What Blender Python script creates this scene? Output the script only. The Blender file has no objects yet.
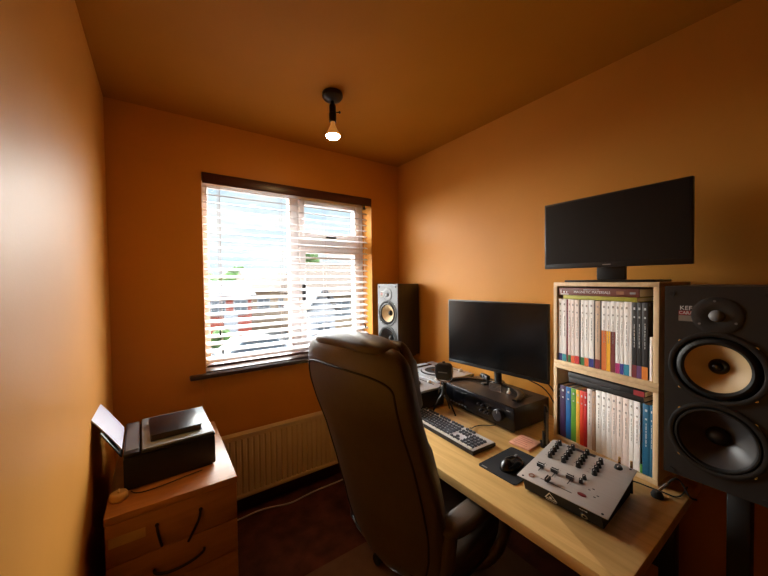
import bpy, bmesh, math, random
from mathutils import Vector, Matrix
random.seed(7)
PI = math.pi
SC = bpy.context.scene
COL = SC.collection
R = math.radians

# ------------------------------------------------------------------ materials
def lin(c):
    return tuple((x / 12.92 if x <= 0.04045 else ((x + 0.055) / 1.055) ** 2.4) for x in c)

def rgb(r, g, b):
    return lin((r / 255, g / 255, b / 255)) + (1.0,)

def mat(name, col, rough=0.5, metal=0.0, spec=0.5, var=0.0, scale=20.0, bump=0.0, bscale=None, coat=0.0,
        stretch=(1, 1, 1), trans=0.0, emit=None, estr=0.0, detail=4.0):
    m = bpy.data.materials.new(name)
    m.use_nodes = True
    nt = m.node_tree
    b = nt.nodes['Principled BSDF']
    b.inputs['Base Color'].default_value = col
    b.inputs['Roughness'].default_value = rough
    b.inputs['Metallic'].default_value = metal
    b.inputs['Specular IOR Level'].default_value = spec
    b.inputs['Coat Weight'].default_value = coat
    b.inputs['Coat Roughness'].default_value = 0.15
    b.inputs['Transmission Weight'].default_value = trans
    if emit:
        b.inputs['Emission Color'].default_value = emit
        b.inputs['Emission Strength'].default_value = estr
    if var or bump:
        tc = nt.nodes.new('ShaderNodeTexCoord')
        mp = nt.nodes.new('ShaderNodeMapping')
        mp.inputs['Scale'].default_value = stretch
        nt.links.new(tc.outputs['Object'], mp.inputs['Vector'])
    if var:
        n = nt.nodes.new('ShaderNodeTexNoise')
        n.inputs['Scale'].default_value = scale
        n.inputs['Detail'].default_value = detail
        nt.links.new(mp.outputs['Vector'], n.inputs['Vector'])
        r = nt.nodes.new('ShaderNodeValToRGB')
        r.color_ramp.elements[0].position = 0.3
        r.color_ramp.elements[1].position = 0.7
        r.color_ramp.elements[0].color = tuple(x * (1 - var) for x in col[:3]) + (1,)
        r.color_ramp.elements[1].color = tuple(min(1, x * (1 + var)) for x in col[:3]) + (1,)
        nt.links.new(n.outputs['Fac'], r.inputs['Fac'])
        nt.links.new(r.outputs['Color'], b.inputs['Base Color'])
    if bump:
        n2 = nt.nodes.new('ShaderNodeTexNoise')
        n2.inputs['Scale'].default_value = bscale or scale
        n2.inputs['Detail'].default_value = 3.0
        nt.links.new(mp.outputs['Vector'], n2.inputs['Vector'])
        bp = nt.nodes.new('ShaderNodeBump')
        bp.inputs['Strength'].default_value = bump
        bp.inputs['Distance'].default_value = 0.002
        nt.links.new(n2.outputs['Fac'], bp.inputs['Height'])
        nt.links.new(bp.outputs['Normal'], b.inputs['Normal'])
    return m

def wood(name, c0, c1, rough=0.4, stretch=(1, 1, 1), scale=6.0, spec=0.4):
    m = mat(name, c0, rough, spec=spec)
    nt = m.node_tree
    b = nt.nodes['Principled BSDF']
    tc = nt.nodes.new('ShaderNodeTexCoord')
    mp = nt.nodes.new('ShaderNodeMapping')
    mp.inputs['Scale'].default_value = stretch
    nt.links.new(tc.outputs['Object'], mp.inputs['Vector'])
    n = nt.nodes.new('ShaderNodeTexNoise')
    n.inputs['Scale'].default_value = scale
    n.inputs['Detail'].default_value = 6.0
    n.inputs['Distortion'].default_value = 0.6
    nt.links.new(mp.outputs['Vector'], n.inputs['Vector'])
    r = nt.nodes.new('ShaderNodeValToRGB')
    r.color_ramp.elements[0].position = 0.32
    r.color_ramp.elements[1].position = 0.68
    r.color_ramp.elements[0].color = c0
    r.color_ramp.elements[1].color = c1
    nt.links.new(n.outputs['Fac'], r.inputs['Fac'])
    nt.links.new(r.outputs['Color'], b.inputs['Base Color'])
    return m

# ------------------------------------------------------------------ mesh builder
class MB:
    def __init__(self):
        self.bm = bmesh.new()
        self.mats = []
        self.cur = 0
        self.T = Matrix.Identity(4)

    def m(self, material):
        if material not in self.mats:
            self.mats.append(material)
        self.cur = self.mats.index(material)
        return self

    def absorb(self, tb, M=None):
        X = self.T @ (M if M is not None else Matrix.Identity(4))
        vm = {}
        for v in tb.verts:
            vm[v] = self.bm.verts.new(X @ v.co)
        for f in tb.faces:
            try:
                nf = self.bm.faces.new([vm[v] for v in f.verts])
                nf.material_index = self.cur
            except ValueError:
                pass
        tb.free()
        return self

    def box(self, c, s, bev=0.0, rot=None, seg=2):
        tb = bmesh.new()
        bmesh.ops.create_cube(tb, size=1.0)
        for v in tb.verts:
            v.co = Vector((v.co.x * s[0], v.co.y * s[1], v.co.z * s[2]))
        if bev > 0:
            bmesh.ops.bevel(tb, geom=tb.edges[:], offset=min(bev, min(s) * 0.49), segments=seg, profile=0.5, affect='EDGES')
        M = Matrix.Translation(Vector(c))
        if rot is not None:
            M = M @ rot.to_4x4()
        return self.absorb(tb, M)

    def slab(self, lo, hi, bev=0.0, seg=2):
        c = [(a + b) / 2 for a, b in zip(lo, hi)]
        s = [abs(b - a) for a, b in zip(lo, hi)]
        return self.box(c, s, bev, None, seg)

    def lathe(self, prof, c=(0, 0, 0), axis=(0, 0, 1), seg=32, close=False):
        tb = bmesh.new()
        rings = []
        for r, z in prof:
            if r < 1e-6:
                rings.append([tb.verts.new((0, 0, z))])
            else:
                rings.append([tb.verts.new((r * math.cos(2 * PI * k / seg), r * math.sin(2 * PI * k / seg), z)) for k in range(seg)])
        for a, b in zip(rings[:-1], rings[1:]):
            if len(a) == 1 and len(b) == 1:
                continue
            for k in range(seg):
                k2 = (k + 1) % seg
                if len(a) == 1:
                    tb.faces.new((a[0], b[k], b[k2]))
                elif len(b) == 1:
                    tb.faces.new((a[k], a[k2], b[0]))
                else:
                    tb.faces.new((a[k], a[k2], b[k2], b[k]))
        bmesh.ops.recalc_face_normals(tb, faces=tb.faces[:])
        q = Vector((0, 0, 1)).rotation_difference(Vector(axis).normalized())
        return self.absorb(tb, Matrix.Translation(Vector(c)) @ q.to_matrix().to_4x4())

    def cyl(self, p0, p1, r0, r1=None, seg=16):
        r1 = r0 if r1 is None else r1
        p0, p1 = Vector(p0), Vector(p1)
        d = p1 - p0
        return self.lathe([(0, 0), (r0, 0), (r1, d.length), (0, d.length)], p0, d, seg)

    def ball(self, c, r, s=(1, 1, 1), seg=16):
        tb = bmesh.new()
        bmesh.ops.create_uvsphere(tb, u_segments=seg, v_segments=max(6, seg // 2), radius=r)
        for v in tb.verts:
            v.co = Vector((v.co.x * s[0], v.co.y * s[1], v.co.z * s[2]))
        return self.absorb(tb, Matrix.Translation(Vector(c)))

    def tube(self, pts, r, seg=8, smooth=0, flat=None):
        pts = [Vector(p) for p in pts]
        for _ in range(smooth):
            q = [pts[0]]
            for a, b in zip(pts[:-1], pts[1:]):
                q += [a * 0.75 + b * 0.25, a * 0.25 + b * 0.75]
            q.append(pts[-1])
            pts = q
        rr = r if isinstance(r, (list, tuple)) else None
        tb = bmesh.new()
        rings = []
        up = Vector((0, 0, 1))
        n0 = None
        for i, p in enumerate(pts):
            t = (pts[min(i + 1, len(pts) - 1)] - pts[max(i - 1, 0)]).normalized()
            if n0 is None:
                n0 = t.cross(up)
                if n0.length < 1e-3:
                    n0 = t.cross(Vector((1, 0, 0)))
                n0.normalize()
            else:
                n0 = (n0 - t * n0.dot(t))
                n0.normalize()
            b = t.cross(n0)
            f = i / max(1, len(pts) - 1)
            rad = (rr[0] * (1 - f) + rr[1] * f) if rr else r
            fx, fz = (1, 1) if flat is None else flat
            rings.append([tb.verts.new(p + n0 * (rad * fx * math.cos(2 * PI * k / seg)) + b * (rad * fz * math.sin(2 * PI * k / seg))) for k in range(seg)])
        for a, b in zip(rings[:-1], rings[1:]):
            for k in range(seg):
                tb.faces.new((a[k], a[(k + 1) % seg], b[(k + 1) % seg], b[k]))
        tb.faces.new(rings[0][::-1])
        tb.faces.new(rings[-1])
        bmesh.ops.recalc_face_normals(tb, faces=tb.faces[:])
        return self.absorb(tb)

    def loft(self, rings, caps=True):
        tb = bmesh.new()
        vr = [[tb.verts.new(Vector(p)) for p in ring] for ring in rings]
        n = len(vr[0])
        for a, b in zip(vr[:-1], vr[1:]):
            for k in range(n):
                tb.faces.new((a[k], a[(k + 1) % n], b[(k + 1) % n], b[k]))
        if caps:
            tb.faces.new(vr[0][::-1])
            tb.faces.new(vr[-1])
        bmesh.ops.recalc_face_normals(tb, faces=tb.faces[:])
        return self.absorb(tb)

    def prism(self, poly, z0, z1, M=None, bev=0.0):
        tb = bmesh.new()
        a = [tb.verts.new((x, y, z0)) for x, y in poly]
        b = [tb.verts.new((x, y, z1)) for x, y in poly]
        n = len(poly)
        tb.faces.new(a[::-1])
        tb.faces.new(b)
        for k in range(n):
            tb.faces.new((a[k], a[(k + 1) % n], b[(k + 1) % n], b[k]))
        bmesh.ops.recalc_face_normals(tb, faces=tb.faces[:])
        if bev:
            bmesh.ops.bevel(tb, geom=[e for e in tb.edges if abs(e.verts[0].co.z - e.verts[1].co.z) < 1e-7], offset=bev, segments=2, profile=0.5, affect='EDGES')
        return self.absorb(tb, M)

    def holed(self, w, h, holes, M):
        """flat sheet w x h in local XY with round holes (x, y, r)"""
        tb = bmesh.new()
        edges = []
        def loop(pts):
            vs = [tb.verts.new((x, y, 0)) for x, y in pts]
            for k in range(len(vs)):
                edges.append(tb.edges.new((vs[k], vs[(k + 1) % len(vs)])))
        def subdivided():
            c = [(-w / 2, -h / 2), (w / 2, -h / 2), (w / 2, h / 2), (-w / 2, h / 2)]
            out = []
            for i in range(4):
                a, b = c[i], c[(i + 1) % 4]
                for k in range(6):
                    out.append((a[0] + (b[0] - a[0]) * k / 6, a[1] + (b[1] - a[1]) * k / 6))
            return out
        loop(subdivided())
        for hx, hy, hr in holes:
            loop([(hx + hr * math.cos(2 * PI * k / 40), hy + hr * math.sin(2 * PI * k / 40)) for k in range(40)])
        bmesh.ops.triangle_fill(tb, edges=edges, use_beauty=True, use_dissolve=False)
        bmesh.ops.recalc_face_normals(tb, faces=tb.faces[:])
        return self.absorb(tb, M)

    def text(self, s, size, M, ext=0.0003, align='CENTER', sx=1.0):
        cu = bpy.data.curves.new('letters', 'FONT')
        cu.body = s
        cu.size = size
        cu.align_x = align
        cu.align_y = 'CENTER'
        cu.extrude = ext
        cu.resolution_u = 2
        ob = bpy.data.objects.new('letters', cu)
        me = bpy.data.meshes.new_from_object(ob)
        tb = bmesh.new()
        tb.from_mesh(me)
        bpy.data.objects.remove(ob)
        bpy.data.curves.remove(cu)
        bpy.data.meshes.remove(me)
        return self.absorb(tb, M @ Matrix.Diagonal((sx, 1, 1, 1)))

    def warp(self, f):
        for v in self.bm.verts:
            v.co = f(v.co)
        return self

    def build(self, name, parent=None, smooth=38, mats=None):
        me = bpy.data.meshes.new(name)
        bm = self.bm
        bm.normal_update()
        if smooth:
            lim = R(smooth)
            for e in bm.edges:
                if len(e.link_faces) == 2:
                    e.smooth = e.link_faces[0].normal.angle(e.link_faces[1].normal, 0) < lim
                else:
                    e.smooth = False
            for f in bm.faces:
                f.smooth = True
        bm.to_mesh(me)
        bm.free()
        for mm in (mats or self.mats):
            me.materials.append(mm)
        o = bpy.data.objects.new(name, me)
        COL.objects.link(o)
        if parent is not None:
            o.parent = parent
        return o

def B(material):
    return MB().m(material)

def tag(o, label=None, cat=None, group=None, kind=None):
    if label: o['label'] = label
    if cat: o['category'] = cat
    if group: o['group'] = group
    if kind: o['kind'] = kind
    return o

def thing(name, label, cat, loc=(0, 0, 0), rz=0.0, group=None):
    o = bpy.data.objects.new(name, None)
    o.empty_display_size = 0.05
    COL.objects.link(o)
    o.location = loc
    o.rotation_euler = (0, 0, rz)
    return tag(o, label, cat, group)

def copy_tree(o, parent=None):
    c = o.copy()
    COL.objects.link(c)
    if parent is not None:
        c.parent = parent
    for ch in list(o.children):
        copy_tree(ch, c)
    return c

def Mx(origin, xa, ya):
    """matrix with local x, y axes along the given directions"""
    x = Vector(xa).normalized(); y = Vector(ya).normalized(); z = x.cross(y)
    M = Matrix((x, y, z)).transposed().to_4x4()
    return Matrix.Translation(Vector(origin)) @ M
# ------------------------------------------------------------------ room numbers
XL, XR, YB, YF, ZC = -0.207, 1.689, 2.189, -1.15, 2.40
EYE = Vector((0.0, 0.0, 1.44))
WX0, WX1, WZ0, WZ1 = 0.224, 1.416, 0.905, 2.098      # window opening in the back wall
DESK = 0.74

M_wall = mat('ochre_paint', rgb(204, 139, 56), 0.47, spec=0.27, var=0.04, scale=3.0, bump=0.10, bscale=160)
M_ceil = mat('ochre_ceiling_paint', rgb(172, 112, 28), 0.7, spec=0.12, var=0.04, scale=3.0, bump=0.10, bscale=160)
M_carpet = mat('brown_carpet', rgb(84, 44, 28), 0.95, spec=0.1, var=0.45, scale=9.0, bump=0.8, bscale=380, detail=8)
M_mat = mat('brown_mat', rgb(100, 66, 40), 0.8, spec=0.1, var=0.1, scale=14)
M_upvc = mat('white_plastic_frame', rgb(226, 220, 218), 0.35)
M_reveal = mat('reveal_paint', rgb(238, 226, 214), 0.6)
M_sill = mat('dark_sill_wood', rgb(58, 38, 28), 0.35, var=0.15, scale=12)
M_headrail = mat('dark_walnut_valance', rgb(70, 36, 30), 0.35, var=0.2, scale=8, stretch=(0.4, 8, 8))
M_rad = mat('cream_radiator_enamel', rgb(236, 212, 166), 0.4)
M_skirt = mat('brown_skirting', rgb(70, 36, 22), 0.5)
M_black = mat('black_plastic', rgb(20, 20, 22), 0.38)
M_blackmatte = mat('matte_black', rgb(16, 15, 15), 0.7)
M_blackgloss = mat('gloss_black', rgb(9, 9, 11), 0.12)
M_grey = mat('grey_plastic', rgb(120, 120, 122), 0.4)
M_lgrey = mat('light_grey_plastic', rgb(196, 198, 200), 0.4)
M_white = mat('white_plastic', rgb(236, 234, 230), 0.4)
M_paper = mat('white_paper', rgb(226, 230, 252), 0.8)
M_chrome = mat('chrome', rgb(210, 210, 212), 0.18, metal=1.0)
M_brass = mat('brass', rgb(230, 190, 110), 0.25, metal=1.0)
M_silver = mat('brushed_silver', rgb(190, 184, 180), 0.42, metal=0.35, var=0.04, scale=30, stretch=(0.2, 8, 1))
M_desk = wood('oak_desk_veneer', rgb(212, 168, 100), rgb(234, 194, 126), 0.36, stretch=(9, 0.7, 9), scale=5)
M_deskedge = wood('oak_desk_edge', rgb(180, 120, 52), rgb(206, 148, 74), 0.4, stretch=(9, 0.7, 9), scale=5)
M_beech = wood('beech_chest_veneer', rgb(172, 118, 72), rgb(188, 132, 84), 0.36, stretch=(1.2, 9, 9), scale=4)
M_birch = wood('birch_shelf', rgb(212, 180, 138), rgb(226, 198, 156), 0.5, stretch=(6, 6, 0.8), scale=6)
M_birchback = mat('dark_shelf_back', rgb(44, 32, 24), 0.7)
M_leather = mat('dark_brown_leather', rgb(76, 64, 54), 0.42, spec=0.6, var=0.08, scale=40, bump=0.25, bscale=220)
M_seam = mat('black_seam', rgb(14, 10, 8), 0.6)
M_white_ink = mat('white_ink', rgb(235, 235, 235), 0.5)
M_red_ink = mat('red_ink', rgb(150, 24, 26), 0.5)
M_grey_ink = mat('grey_ink', rgb(130, 130, 130), 0.5)
M_dark_ink = mat('dark_ink', rgb(58, 54, 58), 0.6)
M_screen = mat('black_screen', rgb(5, 6, 8), 0.2, spec=0.35)
M_darkscreen = mat('dark_matt_screen', rgb(8, 7, 7), 0.4, spec=0.3)

def srf(name, bmb, label=None, cat=None, parent=None, smooth=38):
    o = bmb.build(name, parent, smooth)
    if parent is None:
        tag(o, label, cat, None, 'structure')
    return o

# ------------------------------------------------------------------ shell
T = 0.12
b = B(M_carpet); b.slab((XL - T, YF - T, -0.1), (XR + T, YB + 0.25, 0.0)); srf('floor', b, 'dark brown carpet floor', 'floor')
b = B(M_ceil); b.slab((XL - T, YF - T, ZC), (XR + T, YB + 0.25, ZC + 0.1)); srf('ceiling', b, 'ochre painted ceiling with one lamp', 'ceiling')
b = B(M_wall); b.slab((XL - T, YF - T, 0), (XL, YB + 0.25, ZC)); srf('wall_left', b, 'ochre painted wall beside the chest of drawers', 'wall')
b = B(M_wall); b.slab((XR, YF - T, 0), (XR + T, YB + 0.25, ZC)); srf('wall_right', b, 'ochre painted wall behind the desk', 'wall')
b = B(M_skirt); b.slab((XL, YF - T, 0), (XR, YF, ZC)); srf('wall_rear', b, 'dark brown wall opposite the window', 'wall')
WT = 0.25
b = B(M_wall)
b.slab((XL, YB, 0), (WX0, YB + WT, ZC)); b.slab((WX1, YB, 0), (XR, YB + WT, ZC))
b.slab((WX0, YB, 0), (WX1, YB + WT, WZ0)); b.slab((WX0, YB, WZ1), (WX1, YB + WT, ZC))
srf('wall_back', b, 'ochre painted wall around the window', 'wall', smooth=0)
b = B(M_skirt); b.slab((XL, YB - 0.016, 0), (XR, YB - 0.0005, 0.10), 0.004); srf('baseboard_back', b, 'dark skirting board below the radiator', 'baseboard')
b = B(M_skirt); b.slab((XL + 0.0005, YF, 0), (XL + 0.016, YB - 0.017, 0.10), 0.004); srf('baseboard_left', b, 'dark skirting board along the left wall', 'baseboard')
b = B(M_skirt); b.slab((XR - 0.016, YF, 0), (XR - 0.0005, YB - 0.017, 0.10), 0.004); srf('baseboard_right', b, 'dark skirting board behind the desk', 'baseboard')
b = B(M_sill); b.slab((WX0 - 0.085, YB - 0.045, WZ0 - 0.03), (WX1 + 0.085, YB - 0.0005, WZ0 - 0.004), 0.006)
b.slab((WX0 + 0.001, YB - 0.002, WZ0 - 0.0295), (WX1 - 0.001, YB + 0.13, WZ0 + 0.0), 0.002)
srf('trim_1', b, 'dark wooden window sill', 'window sill')
b = B(M_wall); b.slab((0.205, YB - 0.008, 0.10), (0.215, YB - 0.0005, WZ0 - 0.035), 0.002); srf('trim_2', b, 'painted cable cover below the window sill', 'trim')

# white lined reveal + window: frame, mullion, transom, panes
wn = thing('window_1', 'white framed window with fixed pane and two opening panes behind the blind', 'window')
wn['kind'] = 'structure'
FY0, FY1 = YB + 0.135, YB + 0.195
def bars(mb, x0, x1, z0, z1, w, y0=FY0, y1=FY1):
    mb.slab((x0, y0, z0), (x0 + w, y1, z1), 0.004); mb.slab((x1 - w, y0, z0), (x1, y1, z1), 0.004)
    mb.slab((x0 + w, y0, z0), (x1 - w, y1, z0 + w), 0.004); mb.slab((x0 + w, y0, z1 - w), (x1 - w, y1, z1), 0.004)
b = B(M_upvc)
bars(b, WX0 + .001, WX1 - .001, WZ0 + .001, WZ1 - .001, 0.045)
b.slab((0.795, FY0, WZ0 + .046), (0.860, FY1, WZ1 - .046), 0.004)
b.slab((0.861, FY0, 1.70), (WX1 - .047, FY1, 1.765), 0.004)
b.build('window_frame', wn)
b = B(M_upvc); bars(b, 0.862, WX1 - .048, 1.767, WZ1 - .048, 0.04, FY0 - .02, FY1 - .02)
sa = b.build('window_sash', wn)
b = B(M_blackmatte); b.slab((1.07, FY0 - .045, 1.772), (1.15, FY0 - .022, 1.785), 0.004); b.build('handle', sa)
b = B(M_upvc); bars(b, 0.862, WX1 - .048, WZ0 + .048, 1.698, 0.045, FY0 - .02, FY1 - .02)
sa = b.build('window_sash', wn)
b = B(M_blackmatte); b.slab((0.872, FY0 - .05, 1.30), (0.892, FY0 - .022, 1.42), 0.006); b.build('handle', sa)
M_glass = bpy.data.materials.new('window_glass'); M_glass.use_nodes = True
nt = M_glass.node_tree; nt.nodes.clear()
o_ = nt.nodes.new('ShaderNodeOutputMaterial'); mx = nt.nodes.new('ShaderNodeMixShader'); tr = nt.nodes.new('ShaderNodeBsdfTransparent'); gl = nt.nodes.new('ShaderNodeBsdfGlossy')
gl.inputs['Roughness'].default_value = 0.02; tr.inputs['Color'].default_value = (0.96, 0.98, 0.98, 1); mx.inputs[0].default_value = 0.05
nt.links.new(tr.outputs[0], mx.inputs[1]); nt.links.new(gl.outputs[0], mx.inputs[2]); nt.links.new(mx.outputs[0], o_.inputs[0])
for x0, x1, z0, z1, dy in ((WX0 + .046, 0.795, WZ0 + .046, WZ1 - .046, 0), (0.903, WX1 - .089, 1.808, WZ1 - .089, -.02), (0.908, WX1 - .094, WZ0 + .094, 1.652, -.02)):
    b = B(M_glass); b.slab((x0, FY0 + .03 + dy, z0), (x1, FY0 + .034 + dy, z1)); b.build('pane', wn, 0)

# ------------------------------------------------------------------ venetian blind
M_slat = bpy.data.materials.new('white_blind_slat'); M_slat.use_nodes = True
nt = M_slat.node_tree; pb = nt.nodes['Principled BSDF']; pb.inputs['Base Color'].default_value = rgb(236, 235, 238); pb.inputs['Roughness'].default_value = 0.35
tl = nt.nodes.new('ShaderNodeBsdfTranslucent'); tl.inputs['Color'].default_value = rgb(238, 226, 220); mx = nt.nodes.new('ShaderNodeMixShader'); mx.inputs[0].default_value = 0.16
nt.links.new(pb.outputs[0], mx.inputs[1]); nt.links.new(tl.outputs[0], mx.inputs[2]); nt.links.new(mx.outputs[0], nt.nodes['Material Output'].inputs[0])
M_cord = mat('pale_blind_cord', rgb(206, 190, 182), 0.8)
bl = thing('venetian_blind', 'white venetian blind with dark valance, slats open, filling the window', 'blind', (0, 0, 0))
BY = YB + 0.035                       # middle of the slats
b = B(M_headrail); b.slab((WX0 + .004, YB - 0.012, 2.032), (WX1 - .004, YB - 0.002, 2.095), 0.003); b.slab((WX0 + .004, YB - 0.002, 2.06), (WX1 - .004, YB + 0.055, 2.095))
b.build('valance', bl)
tilt = R(17)
pitch = 0.0455
nsl = 24
for k in range(nsl):
    z = 2.022 - pitch * k
    b = B(M_slat)
    prof = []
    for j in range(7):
        u = -0.025 + 0.05 * j / 6
        crown = 0.0028 * (1 - (u / 0.025) ** 2)
        prof.append((u, crown))
    loop = prof + [(u, c - 0.0022) for u, c in prof[::-1]]
    ring = lambda X: [(X, BY + u * math.cos(tilt) - c * math.sin(tilt), z + u * math.sin(tilt) + c * math.cos(tilt)) for u, c in loop]
    b.loft([ring(WX0 + .008), ring(WX1 - .030)])
    b.build('slat', bl)
zb = 2.022 - pitch * nsl
b = B(M_headrail); b.box(((WX0 + WX1) / 2 - .011, BY, zb + .004), (WX1 - WX0 - .038, 0.05, 0.016), 0.004); b.build('bottom_rail', bl)
for xx in (0.322, 0.70, 1.02, 1.31):
    b = B(M_cord)
    for s in (-1, 1):
        b.tube([(xx, BY + s * 0.0245, 2.05), (xx, BY + s * 0.0245, zb)], 0.0009, 5)
    b.build('ladder_cord', bl)
for xx, z0 in ((0.306, 1.14), (0.318, 1.025), (1.345, 1.09)):
    b = B(M_cord); b.tube([(xx, YB - .006, 2.04), (xx, YB - .005, z0)], 0.0011, 5); pc = b.build('pull_cord', bl)
    b = B(M_blackmatte); b.lathe([(0, 0.03), (.004, .03), (.0065, .0), (.006, -.002), (0, -.002)], (xx, YB - .005, z0 - .02), seg=10); b.build('tassel', pc)
b = B(M_blackmatte); b.slab((1.335, YB - .016, 2.0), (1.35, YB - .003, 2.034), 0.003); b.build('cord_lock', bl)

# ------------------------------------------------------------------ radiator
rd = thing('radiator', 'cream ribbed panel radiator on the wall under the window', 'radiator', (0, 0, 0))
RX0, RX1, RZ0, RZ1 = 0.12, 1.30, 0.105, 0.505
b = B(M_rad)
n = 34
for k in range(n):
    x0 = RX0 + (RX1 - RX0) * k / n; w = (RX1 - RX0) / n
    b.prism([(x0 + .002, 0), (x0 + w * .22, -.012), (x0 + w * .78, -.012), (x0 + w - .002, 0)], RZ0 + .03, RZ1 - .03, Matrix.Translation((0, YB - .062, 0)))
b.slab((RX0, YB - .064, RZ0), (RX1, YB - .050, RZ1), 0.003)
b.slab((RX0, YB - .074, RZ1 - .034), (RX1, YB - .060, RZ1 - .006), 0.006); b.slab((RX0, YB - .074, RZ0), (RX1, YB - .060, RZ0 + .03), 0.006)
b.build('panel', rd)
b = B(M_rad); b.slab((RX0 - .004, YB - .078, RZ1 - .006), (RX1 + .004, YB - .022, RZ1), 0.002)
b.build('top_grille', rd)
for x in (RX0 - .004, RX1 + .001):
    b = B(M_rad); b.slab((x, YB - .076, RZ0 + .03), (x + .003, YB - .022, RZ1 - .006)); b.build('side_cover', rd)
for x in (.35, 1.1):
    b = B(M_rad); b.slab((x, YB - .0495, .2), (x + .03, YB - .0166, .42)); b.build('bracket', rd)
b = B(M_chrome); b.cyl((RX1 + .03, YB - .05, 0.002), (RX1 + .03, YB - .05, .135), .008); b.cyl((RX1 + .0, YB - .05, .125), (RX1 + .045, YB - .05, .125), .011)
b.build('valve', rd)

M_wcable = mat('white_cable', rgb(206, 186, 170), 0.5)
b = B(M_wcable); b.tube([(.245, 2.10, .006), (.38, 2.085, .006), (.47, 2.10, .006), (.555, 2.085, .006), (.66, 2.045, .006), (.75, 2.055, .006), (.86, 2.07, .006), (1.0, 2.065, .006), (1.2, 2.08, .006)], .0045, 8, 2)
tag(b.build('floor_cable'), 'thin white cable lying along the carpet below the radiator', 'cable')
b = B(M_mat); b.slab((0.545, .35, 0.0005), (1.5, 1.497, 0.006), 0.002); tag(b.build('floor_mat'), 'plain brown floor mat under the leather office chair', 'mat')

# ------------------------------------------------------------------ ceiling lamp
M_iron = mat('black_iron', rgb(30, 26, 24), 0.45, metal=0.3)
lp = thing('ceiling_lamp', 'black ceiling lamp with bare glowing reflector bulb', 'lamp', (0.752, 1.512, ZC - .0005)); lp.scale = (.86, .86, .97)
b = B(M_iron); b.lathe([(0, -.0008), (.058, -.0008), (.060, -.006), (.060, -.022), (.050, -.034), (.022, -.043), (0, -.045)], seg=36); b.build('ceiling_rose', lp)
b = B(M_iron); b.cyl((0, 0, -.044), (0, 0, -.062), .011); b.lathe([(0, -.06), (.016, -.06), (.020, -.068), (.020, -.105), (.0225, -.107), (.0225, -.122), (.021, -.150), (.0, -.151)], seg=24)
so = b.build('socket', lp)
b = B(M_iron); b.cyl((.019, 0, -.095), (.036, -.010, -.095), .003); b.ball((.04, -.0125, -.095), .007); b.build('switch_knob', so)
M_bulbglass = mat('bulb_neck', rgb(226, 190, 140), 0.3, emit=rgb(255, 170, 80), estr=0.25)
M_bulb = mat('glowing_bulb', rgb(255, 236, 200), 0.4, emit=(1.0, 0.62, 0.27, 1), estr=185.0)
b = B(M_bulbglass); b.lathe([(0, -.149), (.0135, -.151), (.014, -.165), (.026, -.19), (.038, -.212), (.041, -.222)], seg=28); bu = b.build('bulb', lp)
b = B(M_bulb); b.lathe([(.041, -.222), (.039, -.229), (.028, -.235), (.014, -.238), (0, -.239)], seg=28); b.build('bulb_face', bu)
# ------------------------------------------------------------------ chest of drawers
ch = thing('chest_of_drawers', 'narrow beech chest of drawers with broken top handle, printer on it', 'chest of drawers', (-0.162, 1.367, 0))
CW, CD, CH = 0.400, 0.62, 0.68
b = B(M_beech); b.slab((0, -.004, CH - .026), (CW, CD, CH), 0.003); b.build('top_panel', ch)
b = B(M_beech)
b.slab((.002, .018, .03), (.018, CD - .002, CH - .0265)); b.slab((CW - .018, .018, .03), (CW - .002, CD - .002, CH - .0265)); b.slab((.018, CD - .012, .03), (CW - .018, CD - .003, CH - .0265))
b.slab((.018, .03, .03), (CW - .018, CD - .012, .05))
b.build('carcass', ch)
b = B(M_blackmatte); b.slab((.02, .04, .0005), (CW - .02, CD - .02, .0295)); b.build('plinth', ch)
M_handle = mat('bronze_handle', rgb(38, 24, 18), 0.4, metal=0.4)
M_label = mat('cream_label', rgb(206, 170, 120), 0.7)
zz = [CH - .0285, .510, .382, .205, .035]
for k in range(4):
    b = B(M_beech); b.slab((.002, 0, zz[k + 1] + .0022), (CW - .002, .0175, zz[k]), 0.002)
    dr = b.build('drawer', ch)
    zc = (zz[k] + zz[k + 1]) / 2
    if k == 0:
        b = B(M_handle); b.tube([(.140, -.004, .600), (.141, -.012, .585), (.147, -.014, .555), (.153, -.010, .524)], .0045, 8, 1, flat=(1, 1)); b.ball((.140, -.003, .600), .0065)
        tag(b.build('handle', dr), 'snapped dark handle piece hanging on the left')
        b = B(M_handle); b.tube([(.273, -.004, .600), (.268, -.013, .575), (.250, -.015, .540), (.231, -.010, .503)], .0045, 8, 1); b.ball((.273, -.003, .600), .0065)
        tag(b.build('handle', dr), 'snapped dark handle piece hanging on the right')
        b = B(M_label); b.slab((.010, -.0012, .574), (.108, -.0001, .607)); tag(b.build('label', dr), 'blank cream paper label')
    else:
        b = B(M_handle)
        pts = [(.128, -.002, zc + .0), (.131, -.016, zc - .005), (.165, -.026, zc - .012), (.205, -.028, zc - .012), (.245, -.026, zc - .007), (.279, -.016, zc + .001), (.282, -.002, zc + .003)]
        b.tube(pts, .005, 8, 2); b.build('handle', dr)

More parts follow.
